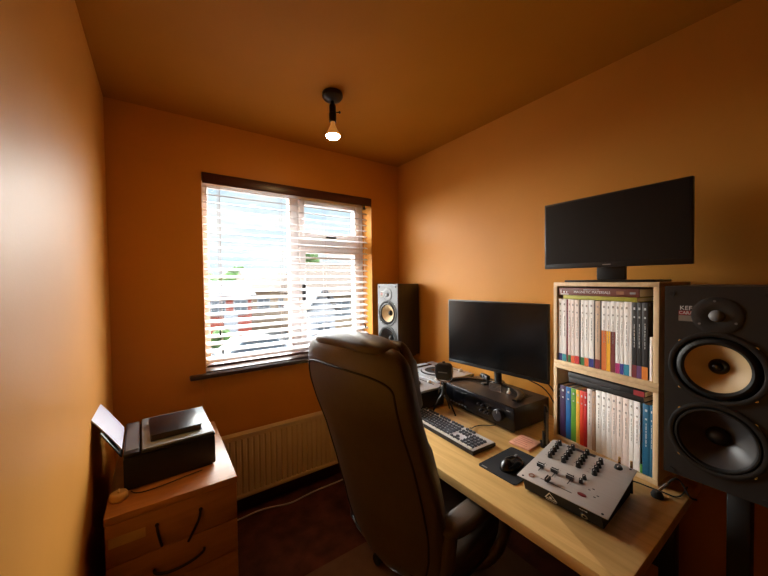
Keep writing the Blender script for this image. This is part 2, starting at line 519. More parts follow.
# printer, paper, notebook, small cap on the chest
pr = thing('printer', 'black inkjet printer with silver grey lid on the chest of drawers', 'printer', (-0.118, 1.495, CH + .0005), R(2))
PW, PD, PH = 0.300, 0.345, 0.142
b = B(M_black)
b.prism([(0, 0), (PW, .006), (PW, PD - .006), (0, PD)], 0.004, PH - .020, bev=.008)
b.slab((.01, .01, 0), (PW - .01, PD - .01, .004))
b.build('body', pr)
b = B(M_blackgloss); b.slab((PW + .0003, .05, .018), (PW + .006, PD - .05, .085), .003); b.build('paper_output_flap', pr)
M_lid = mat('silver_printer_lid', rgb(150, 160, 166), 0.5)
b = B(M_black); b.slab((.052, .001, PH - .0195), (PW + .002, PD - .001, PH - .009), .004)
b.m(M_lid).slab((.056, .004, PH - .0088), (PW - .002, PD - .004, PH - .001), .003)
b.build('scanner_lid', pr)
b = B(M_black); b.slab((.0, .004, PH - .0195), (.049, PD - .004, PH - .006), .005); b.m(M_grey).slab((.006, .03, PH - .0058), (.046, PD - .03, PH - .004), .001)
b.build('rear_cover', pr)
b = B(M_black)
Mt = Matrix.Translation((-.004, PD / 2, PH - .02)) @ Matrix.Rotation(R(-29), 4, 'Y')
b.T = Mt
b.slab((-.006, -.135, -.004), (-.001, .135, .115), .002)
b.build('paper_tray', pr)
sh = MB(); sh.m(M_paper)
sh.T = Matrix.Translation(pr.location) @ Matrix.Rotation(R(2), 4, 'Z') @ Matrix.Translation((-.008, PD / 2, PH - .0035)) @ Matrix.Rotation(R(-29), 4, 'Y')
rows = []
for i in range(9):
    v = i / 8
    rows.append([(p[0] - .0 - .012 * v * v, p[1], .19 * v) for p in ((0.0005, -.118), (0.0005, .112), (.0038, .112), (.0038, -.118))])
sh.loft(rows)
tag(sh.build('paper_stack', None, 20), 'white paper sheets standing in the rear tray of the printer', 'paper')
nb = thing('notebook', 'black closed notebook lying on the printer lid', 'notebook', (0.046, 1.655, CH + PH + .001), R(3))
b = B(mat('notebook_cover', rgb(26, 24, 25), 0.28, bump=0.1, bscale=300)); b.slab((-.088, -.105, 0), (.088, .105, .003), .001); b.slab((-.088, -.105, .021), (.088, .105, .024), .001); b.slab((-.088, .102, .003), (.088, .105, .021)); b.build('cover', nb)
b = B(mat('notebook_pages', rgb(70, 60, 58), 0.8)); b.slab((-.085, -.101, .0033), (.085, .1015, .0207)); b.build('pages', nb)
cp = thing('round_puck', 'small round cream puck on the front left corner of the chest', 'puck', (-0.130, 1.463, CH + .0005))
b = B(mat('cream_plastic', rgb(226, 190, 140), 0.4)); b.lathe([(0, 0), (.024, 0), (.0265, .004), (.0265, .018), (.023, .024), (.018, .026), (0, .0265)], seg=28); b.build('body', cp)
b = B(mat('cream_nub', rgb(240, 214, 170), 0.4)); b.box((0, 0, .0295), (.006, .022, .006), .0015); b.build('grip', cp)
b = B(M_blackmatte); b.tube([(-.098, 1.488, CH + .004), (-.085, 1.462, CH + .004), (-.05, 1.452, CH + .004), (.02, 1.462, CH + .004), (.09, 1.478, CH + .004), (.13, 1.484, CH + .004)], .0017, 6, 2)
tag(b.build('printer_cable'), 'thin dark cable lying in front of the printer', 'cable')

# ------------------------------------------------------------------ office chair (faces +x locally)
oc = thing('office_chair', 'high back dark brown leather office chair with chrome base at the desk', 'chair', (0.887, 0.978, 0.0062), R(8))
spine = [(.40, -.222), (.50, -.230), (.62, -.248), (.76, -.284), (.90, -.325), (1.00, -.364), (1.08, -.388), (1.15, -.400), (1.20, -.404), (1.245, -.404)]
def sp(z):
    for (z0, x0), (z1, x1) in zip(spine[:-1], spine[1:]):
        if z <= z1:
            f = (z - z0) / (z1 - z0); return x0 + (x1 - x0) * f
    return spine[-1][1]
def ringpts(z, off, hw, ht, e=0.55, n=36, bow=0.0):
    d = (sp(min(z + .02, 1.245)) - sp(max(z - .02, .40))) / (min(z + .02, 1.245) - max(z - .02, .40))
    t = Vector((d, 0, 1)).normalized(); nn = Vector((t.z, 0, -t.x))
    c = Vector((sp(z), 0, z)) + nn * off
    out = []
    for k in range(n):
        a = 2 * PI * k / n
        cy, sy = math.cos(a), math.sin(a)
        y = hw * math.copysign(abs(cy) ** e, cy); q = ht * math.copysign(abs(sy) ** e, sy)
        q += bow * (y / max(hw, 1e-4)) ** 2
        out.append(c + Vector((0, y, 0)) + nn * q)
    return out
def interp(tab, z):
    for a, b_ in zip(tab[:-1], tab[1:]):
        if z <= b_[0]:
            f = (z - a[0]) / (b_[0] - a[0]); f = f * f * (3 - 2 * f) * .4 + f * .6
            return [p + (q - p) * f for p, q in zip(a[1:], b_[1:])]
    return list(tab[-1][1:])
shell_w = [(.40, .110), (.425, .155), (.455, .195), (.50, .226), (.56, .244), (.66, .258), (.82, .262), (.96, .262), (1.08, .262), (1.15, .257), (1.19, .248), (1.215, .235), (1.232, .214), (1.240, .185)]
shell_t = [(.40, .012), (.44, .03), (.55, .036), (1.1, .038), (1.18, .034), (1.215, .028), (1.232, .018), (1.240, .006)]
b = B(M_leather)
zs = [.40 + (1.240 - .40) * (1 - (1 - i / 33) ** 1.35) for i in range(34)]
b.loft([ringpts(z, 0, interp(shell_w, z)[0], interp(shell_t, z)[0], .5, 44, .03) for z in zs])
bk = b.build('backrest', oc, 60)
# piping seam on the rear face of the shell
def rear(z, y):
    hw, ht = interp(shell_w, z)[0], interp(shell_t, z)[0]
    d = (sp(min(z + .02, 1.245)) - sp(z - .02)) / (min(z + .02, 1.245) - z + .02); t = Vector((d, 0, 1)).normalized(); nn = Vector((t.z, 0, -t.x))
    f = min(.999, abs(y) / hw); q = -ht * (1 - f ** 4) ** .25 + .03 * f * f
    return Vector((sp(z), y, z)) + nn * (q - .0005)
b = B(M_seam)
pts = []
for i in range(22): pts.append(rear(.46 + (1.105 - .46) * i / 21, .86 * interp(shell_w, .46 + (1.105 - .46) * i / 21)[0]))
yy = .86 * interp(shell_w, 1.105)[0]
for i in range(1, 24):
    a = PI * i / 24
    pts.append(rear(1.105 + .060 * math.sin(a) ** .6, yy * math.copysign(abs(math.cos(a)) ** .6, math.cos(a))))
for i in range(22): pts.append(rear(1.105 - (1.105 - .46) * i / 21, -.86 * interp(shell_w, 1.105 - (1.105 - .46) * i / 21)[0]))
b.tube(pts, .0035, 6)
b.build('piping', bk)
def cushion(name, z0, z1, off, hw, ht, e=.55, bow=.03, n=22, side=1.0):
    b = B(M_leather)
    rings = []
    for i in range(n + 1):
        u = -1 + 2 * i / n
        u = math.copysign(abs(u) ** .75, u) if abs(u) > 0 else 0
        z = (z0 + z1) / 2 + (z1 - z0) / 2 * u
        f = max(0.02, (1 - abs(u) ** 2.3)) ** .5
        rings.append(ringpts(z, off, hw * (.80 + .20 * f) if abs(u) > .6 else hw, max(.004, ht * f), e, 40, bow))
    b.loft(rings)
    return b.build(name, oc, 60)
cushion('back_cushion', .47, .99, .060, .216, .056, bow=.012)
cushion('headrest', .962, 1.25, .070, .218, .060, bow=.010)
b = B(M_leather)
hr = []
for i in range(19):                                     # soft roll along the top edge
    u = -1 + i / 9
    f = max(.03, 1 - abs(u) ** 4) ** .5
    c = Vector((-.366, u * .20, 1.236 - .010 * u * u))
    hr.append([c + Vector((.062 * f * math.cos(2 * PI * k / 20), 0, .030 * f * math.sin(2 * PI * k / 20))) for k in range(20)])
b.loft(hr); b.build('top_roll', oc, 60)
# seat
b = B(M_leather)
def seat_ring(z, s, dz=0):
    n = 48; out = []
    for k in range(n):
        a = 2 * PI * k / n; ca, sa = math.cos(a), math.sin(a); e = .42
        x = .255 * s * math.copysign(abs(ca) ** e, ca) + .015; y = .262 * s * math.copysign(abs(sa) ** e, sa)
        out.append(Vector((x, y, z + (.018 * (abs(y) / .262) ** 3 if dz else 0) - (.02 * max(0, (x - .12) / .15) ** 2 if dz else 0))))
    return out
b.loft([seat_ring(.405, .86), seat_ring(.412, .93), seat_ring(.435, .985), seat_ring(.455, 1.0), seat_ring(.475, .985, 1), seat_ring(.497, .95, 1), seat_ring(.512, .86, 1), seat_ring(.517, .70, 1), seat_ring(.512, .4, 1), seat_ring(.508, .1, 1)])
st = b.build('seat', oc, 60)
b = B(M_seam); b.tube([p * 1.0 + Vector((0, 0, 0)) for p in [Vector((.015 + (q.x - .015) * 1.004, q.y * 1.004, q.z)) for q in seat_ring(.4545, 1.0)] + [seat_ring(.4545, 1.0)[0]]], .003, 6); b.build('piping', st)
for s in (-1, 1):
    b = B(M_leather)
    b.tube([(.05, s * .287, .655), (.085, s * .298, .60), (.075, s * .296, .50), (.03, s * .268, .425), (-.03, s * .20, .395)], .021, 12, 2, flat=(.8, 1.25))
    b.tube([(-.205, s * .266, .655), (-.212, s * .262, .60), (-.20, s * .25, .53), (-.185, s * .225, .49)], .020, 12, 2, flat=(.8, 1.2))
    ar = b.build('armrest', oc, 60)
    b = B(M_leather)
    pr_ = []
    for i in range(21):
        u = -1 + i / 10
        f = max(.04, 1 - abs(u) ** 5) ** .45
        c = Vector((-.085 + .150 * u, s * (.272 + .012 * u), .668 + .004 * u))
        pr_.append([c + Vector((0, .043 * f * math.copysign(abs(math.cos(a)) ** .7, math.cos(a)), .022 * f * math.copysign(abs(math.sin(a)) ** .7, math.sin(a)))) for a in [2 * PI * k / 24 for k in range(24)]])
    b.loft(pr_); pd_ = b.build('arm_pad', ar, 60)
    b = B(M_seam); b.tube([(-.22, s * .296, .662), (-.085, s * .3085, .664), (.05, s * .32, .668)], .0022, 6); b.build('piping', pd_)
b = B(M_blackmatte); b.slab((-.11, -.10, .375), (.13, .10, .404), .008); b.tube([(-.08, 0, .386), (-.165, 0, .386)], .022, 8, 0, flat=(1.6, .5)); b.cyl((.02, .10, .386), (.02, .27, .386), .006); b.ball((.02, .275, .386), .012)
b.build('tilt_mechanism', oc)
b = B(M_blackmatte); b.cyl((0, 0, .10), (0, 0, .26), .027); b.m(M_chrome).cyl((0, 0, .26), (0, 0, .376), .014); b.build('gas_lift', oc)
b = B(M_chrome); b.lathe([(0, .085), (.04, .085), (.045, .095), (.042, .135), (.03, .142), (0, .142)]); b.build('base_hub', oc)
for k in range(5):
    a = R(72 * k + 10)
    d = Vector((math.cos(a), math.sin(a), 0))
    b = B(M_chrome); b.tube([d * .03 + Vector((0, 0, .118)), d * .14 + Vector((0, 0, .113)), d * .32 + Vector((0, 0, .085)), d * .365 + Vector((0, 0, .078))], [.026, .015], 10, 1, flat=(1, .7))
    lg = b.build('base_leg', oc)
    p = d * .365; tv = Vector((-d.y, d.x, 0))
    b = B(M_blackmatte)
    for s in (-1, 1):
        b.lathe([(0, -.009), (.022, -.009), (.0275, -.004), (.0275, .004), (.022, .009), (0, .009)], p + tv * (.0135 * s) + Vector((0, 0, .0276)), tv, 20)
    b.box(p + Vector((0, 0, .05)), (.03, .03, .024), .006); b.cyl(p + Vector((0, 0, .055)), p + Vector((0, 0, .078)), .006)
    b.build('caster', lg)

# ------------------------------------------------------------------ desk
dk = thing('desk', 'long oak veneer desk along the right wall', 'desk', (0, 0, 0))
DX0, DX1, DY0, DY1 = 0.838, 1.635, 0.276, 1.80
b = B(M_desk)
rr = .022
poly = []
for cx, cy, a0 in ((DX1 - rr, DY0 + rr, -90), (DX1 - rr, DY1 - rr, 0), (DX0 + .006, DY1 - .006, 90), (DX0 + .006, DY0 + .006, 180)):
    r_ = rr if cx > 1.2 else .006
    for k in range(7):
        a = R(a0 + 15 * k); poly.append((cx + r_ * math.cos(a), cy + r_ * math.sin(a)))
b.prism(poly, DESK - .034, DESK, bev=.002)
b.build('desktop', dk)
M_dkleg = mat('dark_desk_leg', rgb(26, 22, 20), 0.5)
for y in (DY0 + .10, DY1 - .10):
    for x in (DX0 + .12, DX1 - .06):
        b = B(M_dkleg); b.slab((x - .025, y - .025, .0005), (x + .025, y + .025, DESK - .0345), .003); b.build('leg', dk)
b = B(M_dkleg); b.slab((DX1 - .05, DY0 + .126, .30), (DX1 - .035, DY1 - .126, DESK - .0345)); b.build('modesty_panel', dk)

# ------------------------------------------------------------------ keyboard
kb = thing('keyboard', 'full size silver grey keyboard with dark keys on the desk', 'keyboard', (1.083, 1.055, DESK + .0006), R(-92.5))
# local: x along the width (towards the room's front), y towards the wall
KW, KD = .442, .137
b = B(M_black); b.prism([(-KW / 2, -KD / 2), (KW / 2, -KD / 2), (KW / 2, KD / 2), (-KW / 2, KD / 2)], .0, .016, bev=.003); b.build('case', kb)
M_plate = mat('keyboard_plate', rgb(226, 226, 232), 0.4)
b = B(M_plate); b.slab((-KW / 2 + .003, -KD / 2 + .004, .0165), (KW / 2 - .003, KD / 2 - .004, .019), .001); b.build('plate', kb)
M_key = mat('dark_keycap', rgb(70, 74, 84), 0.45); M_key2 = mat('light_legend', rgb(200, 206, 216), 0.5)
b = B(M_key)
def key(x, y, w, h=.0128):
    tb = bmesh.new()
    z0, z1 = .0192, .0275
    for zz_, ins in ((z0, 0), (z1, .0022)):
        pass
    a = [tb.verts.new((x + sx * w / 2, y + sy * h / 2, z0)) for sx, sy in ((-1, -1), (1, -1), (1, 1), (-1, 1))]
    c = [tb.verts.new((x + sx * (w / 2 - .002), y + sy * (h / 2 - .002), z1)) for sx, sy in ((-1, -1), (1, -1), (1, 1), (-1, 1))]
    tb.faces.new(c)
    for k in range(4):
        tb.faces.new((a[k], a[(k + 1) % 4], c[(k + 1) % 4], c[k]))
    b.m(M_key).absorb(tb)
    b.m(M_key2).slab((x - .003, y + .0005, z1), (x + .002, y + .0035, z1 + .0002))
U = .0186
rows = [[1] * 13, [1] * 13 + [2], [1.5] + [1] * 12 + [1.5], [1.75] + [1] * 11 + [2.25], [2.25] + [1] * 10 + [2.75], [1.25, 1.25, 1.25, 6.25, 1.25, 1.25, 1.25, 1.25]]
x_start = -KW / 2 + .008
for r_i, row in enumerate(rows):
    y = KD / 2 - .016 - U * r_i - (.006 if r_i else 0)
    x = x_start
    for k, w in enumerate(row):
        if r_i == 0 and k in (1, 5, 9): x += U * .5
        key(x + w * U / 2, y, w * U - .0058); x += w * U
    xs = x_start + 15.3 * U
    for k in range(3):
        if (r_i in (0, 1, 2)) or r_i == 5 or (r_i == 4 and k == 1): key(xs + U * (k + .5), y, U - .0058)
    xs = x_start + 18.6 * U
    for k in range(4):
        if r_i: key(xs + U * (k + .5), y, U - .0058)
b.build('keycaps', kb, 20)
b = B(M_white)
for k in range(16):
    b.slab((-KW / 2 + .010 + k * .0264, -KD / 2 + .0045, .0192), (-KW / 2 + .030 + k * .0264, -KD / 2 + .0125, .0245))
b.build('light_strip', kb)
b = B(M_blackmatte); b.tube([(1.163, .985, DESK + .016), (1.18, .985, DESK + .010), (1.215, 1.0, DESK + .005), (1.255, .985, DESK + .005), (1.285, .955, DESK + .005), (1.305, .95, DESK + .006), (1.315, .952, DESK + .006)], .0022, 6, 2)
tag(b.build('keyboard_cable'), 'thin black cable running from the keyboard to the receiver', 'cable')

# mouse mat and mouse
b = B(mat('black_cloth_mat', rgb(17, 18, 24), 0.85))
poly = []
for cx, cy, a0 in ((1.19 - .012, .632 + .012, -90), (1.19 - .012, .788 - .012, 0), (.972 + .012, .788 - .012, 90), (.972 + .012, .632 + .012, 180)):
    for k in range(5): poly.append((cx + .012 * math.cos(R(a0 + 22.5 * k)), cy + .012 * math.sin(R(a0 + 22.5 * k))))
b.prism(poly, DESK + .0005, DESK + .0035)
b.m(M_grey_ink).slab((.978, .752, DESK + .0035), (.984, .775, DESK + .0037))
tag(b.build('mouse_mat'), 'black cloth mouse mat between the keyboard and the mixer', 'mouse mat')
ms = thing('mouse', 'black computer mouse on the mouse mat', 'mouse', (1.062, .702, DESK + .004), R(0))
rings = []
for i in range(15):
    u = -1 + 2 * i / 14
    f = max(.04, 1 - abs(u) ** 2.6) ** .5
    rings.append([Vector((.058 * u, .031 * f * (1 + .06 * u * u) * math.cos(a), max(0.0005, .0365 * f * (1 - .22 * u) * math.sin(a) if math.sin(a) > 0 else .0005))) for a in [2 * PI * k / 24 for k in range(24)]])
b = B(mat('mouse_plastic', rgb(20, 20, 22), 0.22)); b.loft(rings); b.build('body', ms, 70)
b = B(M_grey); b.lathe([(0, -.004), (.009, -.004), (.010, 0), (.009, .004), (0, .004)], (.026, 0, .0275), (0, 1, 0), 16); b.build('scroll_wheel', ms)
b = B(M_blackmatte); b.slab((.012, -.0006, .030), (.016, .0006, .0345)); b.build('button_split', ms)
# ------------------------------------------------------------------ dj mixer: local x along its front, local -y is the front
mxr = thing('dj_mixer', 'silver faced mixer with black body, knobs and faders on the desk corner', 'mixer', (1.098, .494, DESK + .0006), R(-87))
MW, MD, MH = .260, .262, .066
b = B(M_blackmatte); b.prism([(-.110, .004), (.120, .004), (.120, .0825), (-.128, .0478)], -.113, .113, Mx((0, 0, 0), (0, 1, 0), (0, 0, 1)))
tri = Mx((-.045, -.1475, .030), (1, 0, 0), (0, .28, 1))
for x in (-.1, .1):
    for y in (-.095, .10): b.cyl((x, y, 0), (x, y, .0045), .008, seg=10)
# triangle emblem, name, headphone socket
fa = Mx((-.026, -.1212, .0255), (1, 0, 0), (0, -.018, .0438))
b.m(M_white_ink)
P0, P1, P2 = Vector((-.019, -.009)), Vector((.019, -.009)), Vector((0, .020))
def tri_ring(s): return [Vector((0, 0)) + (p - Vector((0, .0005))) * s + Vector((0, .0005)) for p in (P0, P1, P2)]
o1, i1 = tri_ring(1.0), tri_ring(.74)
for k in range(3):
    a, c, c2, a2 = o1[k], o1[(k + 1) % 3], i1[(k + 1) % 3], i1[k]
    b.prism([(p.x, p.y) for p in (a, c, c2, a2)], .0001, .0006, fa)
ring = [((.0055 if k % 2 else .0035) * math.cos(PI * k / 8), -.0015 + (.0055 if k % 2 else .0035) * math.sin(PI * k / 8)) for k in range(16)]
b.prism(ring, .0001, .0006, fa)
b.text('behringer', .0085, fa @ Matrix.Translation((0, -.0150, .0002)))
b.build('body', mxr, 30)
fb = Mx((.068, -.1212, .0255), (1, 0, 0), (0, -.018, .0438))
b = B(M_chrome); nz = Vector((0, -.925, -.38)); b.lathe([(.0045, 0), (.0045, .003), (.009, .003), (.0095, 0)], Vector((.068, -.1178, .0195)), nz, 20); b.m(M_blackmatte).lathe([(0, .0005), (.0045, .0005)], Vector((.068, -.1178, .0195)), nz, 16)
b.m(M_white_ink).text('PHONES', .0055, fb @ Matrix.Translation((0, .015, .0002))); b.build('headphone_socket', mxr)
b = B(M_silver); b.slab((-MW / 2, -.131, MH - .0028), (MW / 2, .130, MH), .0008)
for x in (-.114, .114):
    for y in (-.122, .121): b.m(M_blackmatte).cyl((x, y, MH), (x, y, MH + .0006), .0035, seg=10)
def mu(u): return -MW / 2 + u * MW
def mv(v): return -.131 + v * MD
zt = MH
b.m(M_blackmatte)
for u in (.155, .325, .505): b.slab((mu(u) - .0012, mv(.235), zt), (mu(u) + .0012, mv(.43), zt + .0004))
b.slab((mu(.24), mv(.125) - .0012, zt), (mu(.60), mv(.125) + .0012, zt + .0004))
b.m(M_dark_ink).slab((mu(.21), mv(.935), zt), (mu(.56), mv(.985), zt + .0005))
b.m(M_dark_ink)
for k in range(9):
    for u in (.155, .325, .505): b.slab((mu(u) + .005, mv(.25 + .02 * k), zt), (mu(u) + .009, mv(.25 + .02 * k) + .0006, zt + .0003))
for c_u in (.145, .305, .475, .655):
    for v in (.60, .67, .74, .81): b.slab((mu(c_u) - .018, mv(v), zt), (mu(c_u) - .012, mv(v) + .001, zt + .0003))
b.build('faceplate', mxr)
M_knobtop = mat('knob_cap', rgb(222, 220, 216), 0.4)
def knob(x, y, r=.0075, h=.017, nm='knob', parent=mxr, z=zt, c=M_black):
    b = B(c); b.lathe([(0, 0), (r * 1.12, 0), (r, .004), (r * .82, h), (0, h)], (x, y, z + .0004), seg=16)
    b.m(M_knobtop).slab((x - .0008, y - r * .9, z + h + .0003), (x + .0008, y, z + h + .0008))
    return b.build(nm, parent)
for c_u, vs, sh_ in ((.145, (.585, .665, .745, .825, .925), -.022), (.310, (.60, .68, .76, .84, .93), -.014), (.480, (.62, .70, .78, .86, .945), -.012), (.668, (.60, .685, .77, .86), -.018)):
    for i, v in enumerate(vs): knob(mu(c_u + sh_ * i / 4), mv(v))
for u, v in ((.615, .445), (.61, .36)): knob(mu(u), mv(v), .006, .013)
knob(mu(.83), mv(.90), .011, .008)
def fader(x, y, rot=0):
    b = B(M_black); b.T = Matrix.Translation((x, y, zt)) @ Matrix.Rotation(rot, 4, 'Z')
    b.cyl((0, 0, .0005), (0, 0, .006), .0025, seg=8)
    b.prism([(-.0055, .005), (.0055, .005), (.0045, .017), (.002, .0145), (-.002, .0145), (-.0045, .017)], -.0105, .0105, Mx((0, 0, 0), (0, 1, 0), (0, 0, 1)))
    b.m(M_white_ink).slab((-.0106, -.0006, .0145), (.0106, .0006, .0150)); b.build('fader', mxr)
fader(mu(.155), mv(.305)); fader(mu(.325), mv(.315)); fader(mu(.505), mv(.32)); fader(mu(.33), mv(.125), R(90))
b = B(mat('red_button', rgb(110, 24, 22), 0.35)); b.lathe([(0, 0), (.013, 0), (.013, .002), (.011, .0028), (0, .003)], (0, 0, 0), seg=20); b.warp(lambda p: Vector((p.x * .95 + mu(.69), p.y * .5 + mv(.17), p.z + zt + .0003))); b.build('button', mxr)
b = B(mat('orange_ring', rgb(150, 96, 76), 0.4)); b.lathe([(.006, 0), (.009, 0), (.009, .0015), (.006, .0015)], (mu(.14), mv(.10), zt + .0003), seg=18); b.build('button', mxr)
b = B(M_dark_ink)
for i, (u, v) in enumerate(((.72, .30), (.75, .34), (.80, .22), (.82, .26))): b.slab((mu(u) - .003, mv(v) - .001, zt), (mu(u) + .003, mv(v) + .001, zt + .0015))
b.build('switches', mxr)
tiltM = Matrix.Translation((0, -.131, .0515)) @ Matrix.Rotation(R(8), 4, 'X') @ Matrix.Translation((0, .131, -MH))
for c_ in mxr.children:
    if not c_.name.startswith(('body', 'headphone')): c_.matrix_local = tiltM
def w2(o, p):                       # local point of an unscaled thing to the world
    c, s = math.cos(o.rotation_euler.z), math.sin(o.rotation_euler.z)
    return Vector((o.location.x + c * p[0] - s * p[1], o.location.y + s * p[0] + c * p[1], o.location.z + p[2]))
for i, (u, lab) in enumerate(((.80, 'gold plug standing behind the mixer, left of two'), (.925, 'gold plug standing behind the mixer, right of two'))):
    g = thing('audio_plug', lab, 'plug', w2(mxr, (mu(u), .1400, 0)), 0, 'gold plugs behind the mixer')
    b = B(M_brass); b.cyl((0, 0, .072), (0, 0, .104), .0042, .0036, 12); b.m(M_blackmatte).cyl((0, 0, .0), (0, 0, .072), .0048, seg=12)
    b.build('body', g)

# ------------------------------------------------------------------ receiver: local x along front (towards -Y), -y is the front
rc = thing('receiver', 'wide black stereo receiver under the lower monitor', 'receiver', (1.306, 1.066, DESK + .0006), R(-90 - 4.5))
RW, RD, RH = .448, .268, .118
b = B(M_black); b.slab((-RW / 2 + .004, .012, .012), (RW / 2 - .004, RD, RH), .003)
M_case = mat('receiver_case', rgb(40, 34, 32), 0.35)
b.m(M_case).slab((-RW / 2 + .004, .014, RH - .001), (RW / 2 - .004, RD, RH + .0006))
b.m(M_blackmatte)
for k in range(26): b.slab((-RW / 2 + .05 + k * .0134, .13, RH + .0006), (-RW / 2 + .056 + k * .0134, .22, RH + .001))
for x in (-.17, .17):
    for y in (.04, .22): b.cyl((x, y, 0), (x, y, .013), .02)
b.build('case', rc)
b = B(mat('receiver_front', rgb(13, 14, 20), 0.22)); b.slab((-RW / 2, 0, .010), (RW / 2, .0115, RH + .001), .003)
b.m(M_screen).slab((-.14, -.0006, .066), (.06, 0, .100))
b.m(M_grey_ink).slab((.185, -.0005, .098), (.205, -.0001, .1015))
b.build('front_panel', rc)
M_rk = mat('receiver_knob', rgb(46, 46, 54), 0.3, metal=0.3)
for x, z in ((.02, .078), (.045, .078), (.035, .05), (.065, .05), (.085, .078), (.085, .05)):
    b = B(M_rk); b.lathe([(0, 0), (.007, 0), (.0062, .012), (0, .012)], (x, -.0003, z), (0, -1, 0), 16); b.m(M_lgrey).slab((x - .0008, -.0135, z), (x + .0008, -.0124, z + .006)); b.build('knob', rc)
b = B(M_rk); b.lathe([(0, 0), (.028, 0), (.0265, .016), (.024, .018), (0, .018)], (.145, -.0003, .066), (0, -1, 0), 32); b.m(M_lgrey).slab((.144, -.0188, .076), (.146, -.0184, .088)); b.build('volume_knob', rc)
b = B(M_grey)
for k in range(6): b.slab((-.19 + k * .022, -.002, .028), (-.178 + k * .022, -.0003, .034))
b.build('buttons', rc)
RTOP = DESK + .0006 + RH + .0016

# ------------------------------------------------------------------ lower monitor with arc foot
mo = thing('monitor', 'large black desk monitor standing on the receiver', 'monitor', (1.488, 1.10, RTOP), math.atan2(-.60, .035))
# local x along the width towards -Y; -y is the screen side
W_, H_ = .606, .382
z0 = .938 - RTOP
b = B(M_black); b.slab((-W_ / 2, -.008, z0), (W_ / 2, .012, z0 + H_), .004); b.slab((-.20, .0121, z0 + .05), (.20, .034, z0 + .28), .012); b.build('housing', mo)
b = B(M_screen); b.slab((-W_ / 2 + .006, -.0086, z0 + .018), (W_ / 2 - .006, -.0081, z0 + H_ - .006)); b.build('screen', mo)
b = B(M_black); b.tube([(0, .036, z0 + .12), (0, .046, z0 + .02), (0, .052, .03), (0, .052, .006)], .016, 10, 2, flat=(1.5, .6)); b.build('neck', mo)
b = B(mat('monitor_foot', rgb(24, 22, 24), 0.25))
arc = []
for i in range(25):
    a = PI * i / 24
    arc.append(Vector((.205 * math.cos(a), -.135 + .185 * math.sin(a) ** .8, .0062)))
b.tube(arc, .0055, 8, 0, flat=(3.0, .9)); b.cyl((0, .05, .0009), (0, .05, .014), .042, .034, 24)
b.build('foot', mo)
# small things standing on the receiver inside the arc
wc = thing('webcam', 'small black webcam with folded clip on top of the receiver', 'webcam', (1.468, 1.135, RTOP + .0006), R(-110))
b = B(M_black); b.slab((-.012, -.016, 0), (.012, .02, .007), .002); b.tube([(0, .012, .006), (0, .018, .02), (0, .006, .032)], .005, 8, 1); b.build('clip', wc)
b = B(M_black); b.box((0, 0, .043), (.072, .026, .026), .008); wb = b.build('body', wc)
b = B(M_blackgloss); b.lathe([(0, .0), (.009, 0), (.009, .004), (.007, .003), (0, .0045)], (0, -.013, .043), (0, -1, 0), 20); b.build('lens', wb)
b = B(M_white); b.lathe([(0, 0), (.011, 0), (.011, .006), (.0045, .016), (.0055, .021), (.0045, .026), (0, .0275)], (1.446, .972, RTOP + .0006), seg=16)
tag(b.build('ornament'), 'tiny white cone shaped ornament on the receiver', 'ornament')
ph_ = thing('photo_block', 'small clear acrylic block leaning beside the webcam on the receiver', 'block', (1.418, 1.035, RTOP + .0006), R(-80))
b = B(mat('clear_acrylic', rgb(200, 180, 170), 0.08, trans=0.9)); b.slab((-.03, -.004, 0), (.03, .004, .040), .001); b.build('block', ph_)

# ------------------------------------------------------------------ microphone on tripod
mi = thing('microphone', 'black square microphone on a small tripod in front of the receiver', 'microphone', (1.215, 1.200, DESK + .0006), math.atan2(-.819, .574) - R(6))
b = B(M_black); 
def rr_poly(w, h, r, n=6, cx=0, cy=0):
    out = []
    for sx, sy, a0 in ((1, -1, -90), (1, 1, 0), (-1, 1, 90), (-1, -1, 180)):
        for k in range(n + 1):
            a = R(a0 + 90 * k / n); out.append((cx + sx * (w / 2 - r) + r * math.cos(a), cy + sy * (h / 2 - r) + r * math.sin(a)))
    return out
HZ = .222
b.prism(rr_poly(.084, .084, .022), -.021, .021, Mx((0, 0, HZ), (1, 0, 0), (0, 0, 1)), bev=.005)
b.m(M_grey_ink).slab((-.024, -.0222, HZ - .004), (.024, -.0212, HZ + .001))
b.build('head', mi)
b = B(M_black); b.slab((-.007, -.006, HZ + .0425), (.007, .006, HZ + .052), .003); b.build('top_knob', mi)
b = B(M_chrome)
for s in (-1, 1):
    b.tube([(s * .046, 0, HZ + .030), (s * .047, 0, HZ - .03), (s * .030, 0, HZ - .053), (0, 0, HZ - .056)], .0028, 8, 2)
b.build('yoke', mi)
b = B(M_blackmatte); b.cyl((0, 0, HZ - .057), (0, 0, HZ - .085), .007); b.ball((0, 0, HZ - .09), .013); b.cyl((0, 0, HZ - .125), (0, 0, HZ - .097), .0125); b.build('ball_head', mi)
for k, (dx, dy) in enumerate(((.062, -.012), (-.055, -.028), (.012, .066))):
    b = B(M_blackmatte); b.tube([(dx * .1, dy * .1, HZ - .118), (dx * .62, dy * .62, .055), (dx, dy, .005)], [.0075, .004], 8); b.ball((dx, dy, .0052), .005); b.build('leg', mi)
b = B(M_chrome); b.tube([(-.010, -.018, HZ - .048), (-.014, -.022, HZ - .075), (-.022, -.016, HZ - .10), (-.030, -.006, HZ - .118)], .0032, 8, 2); b.build('plug', mi)

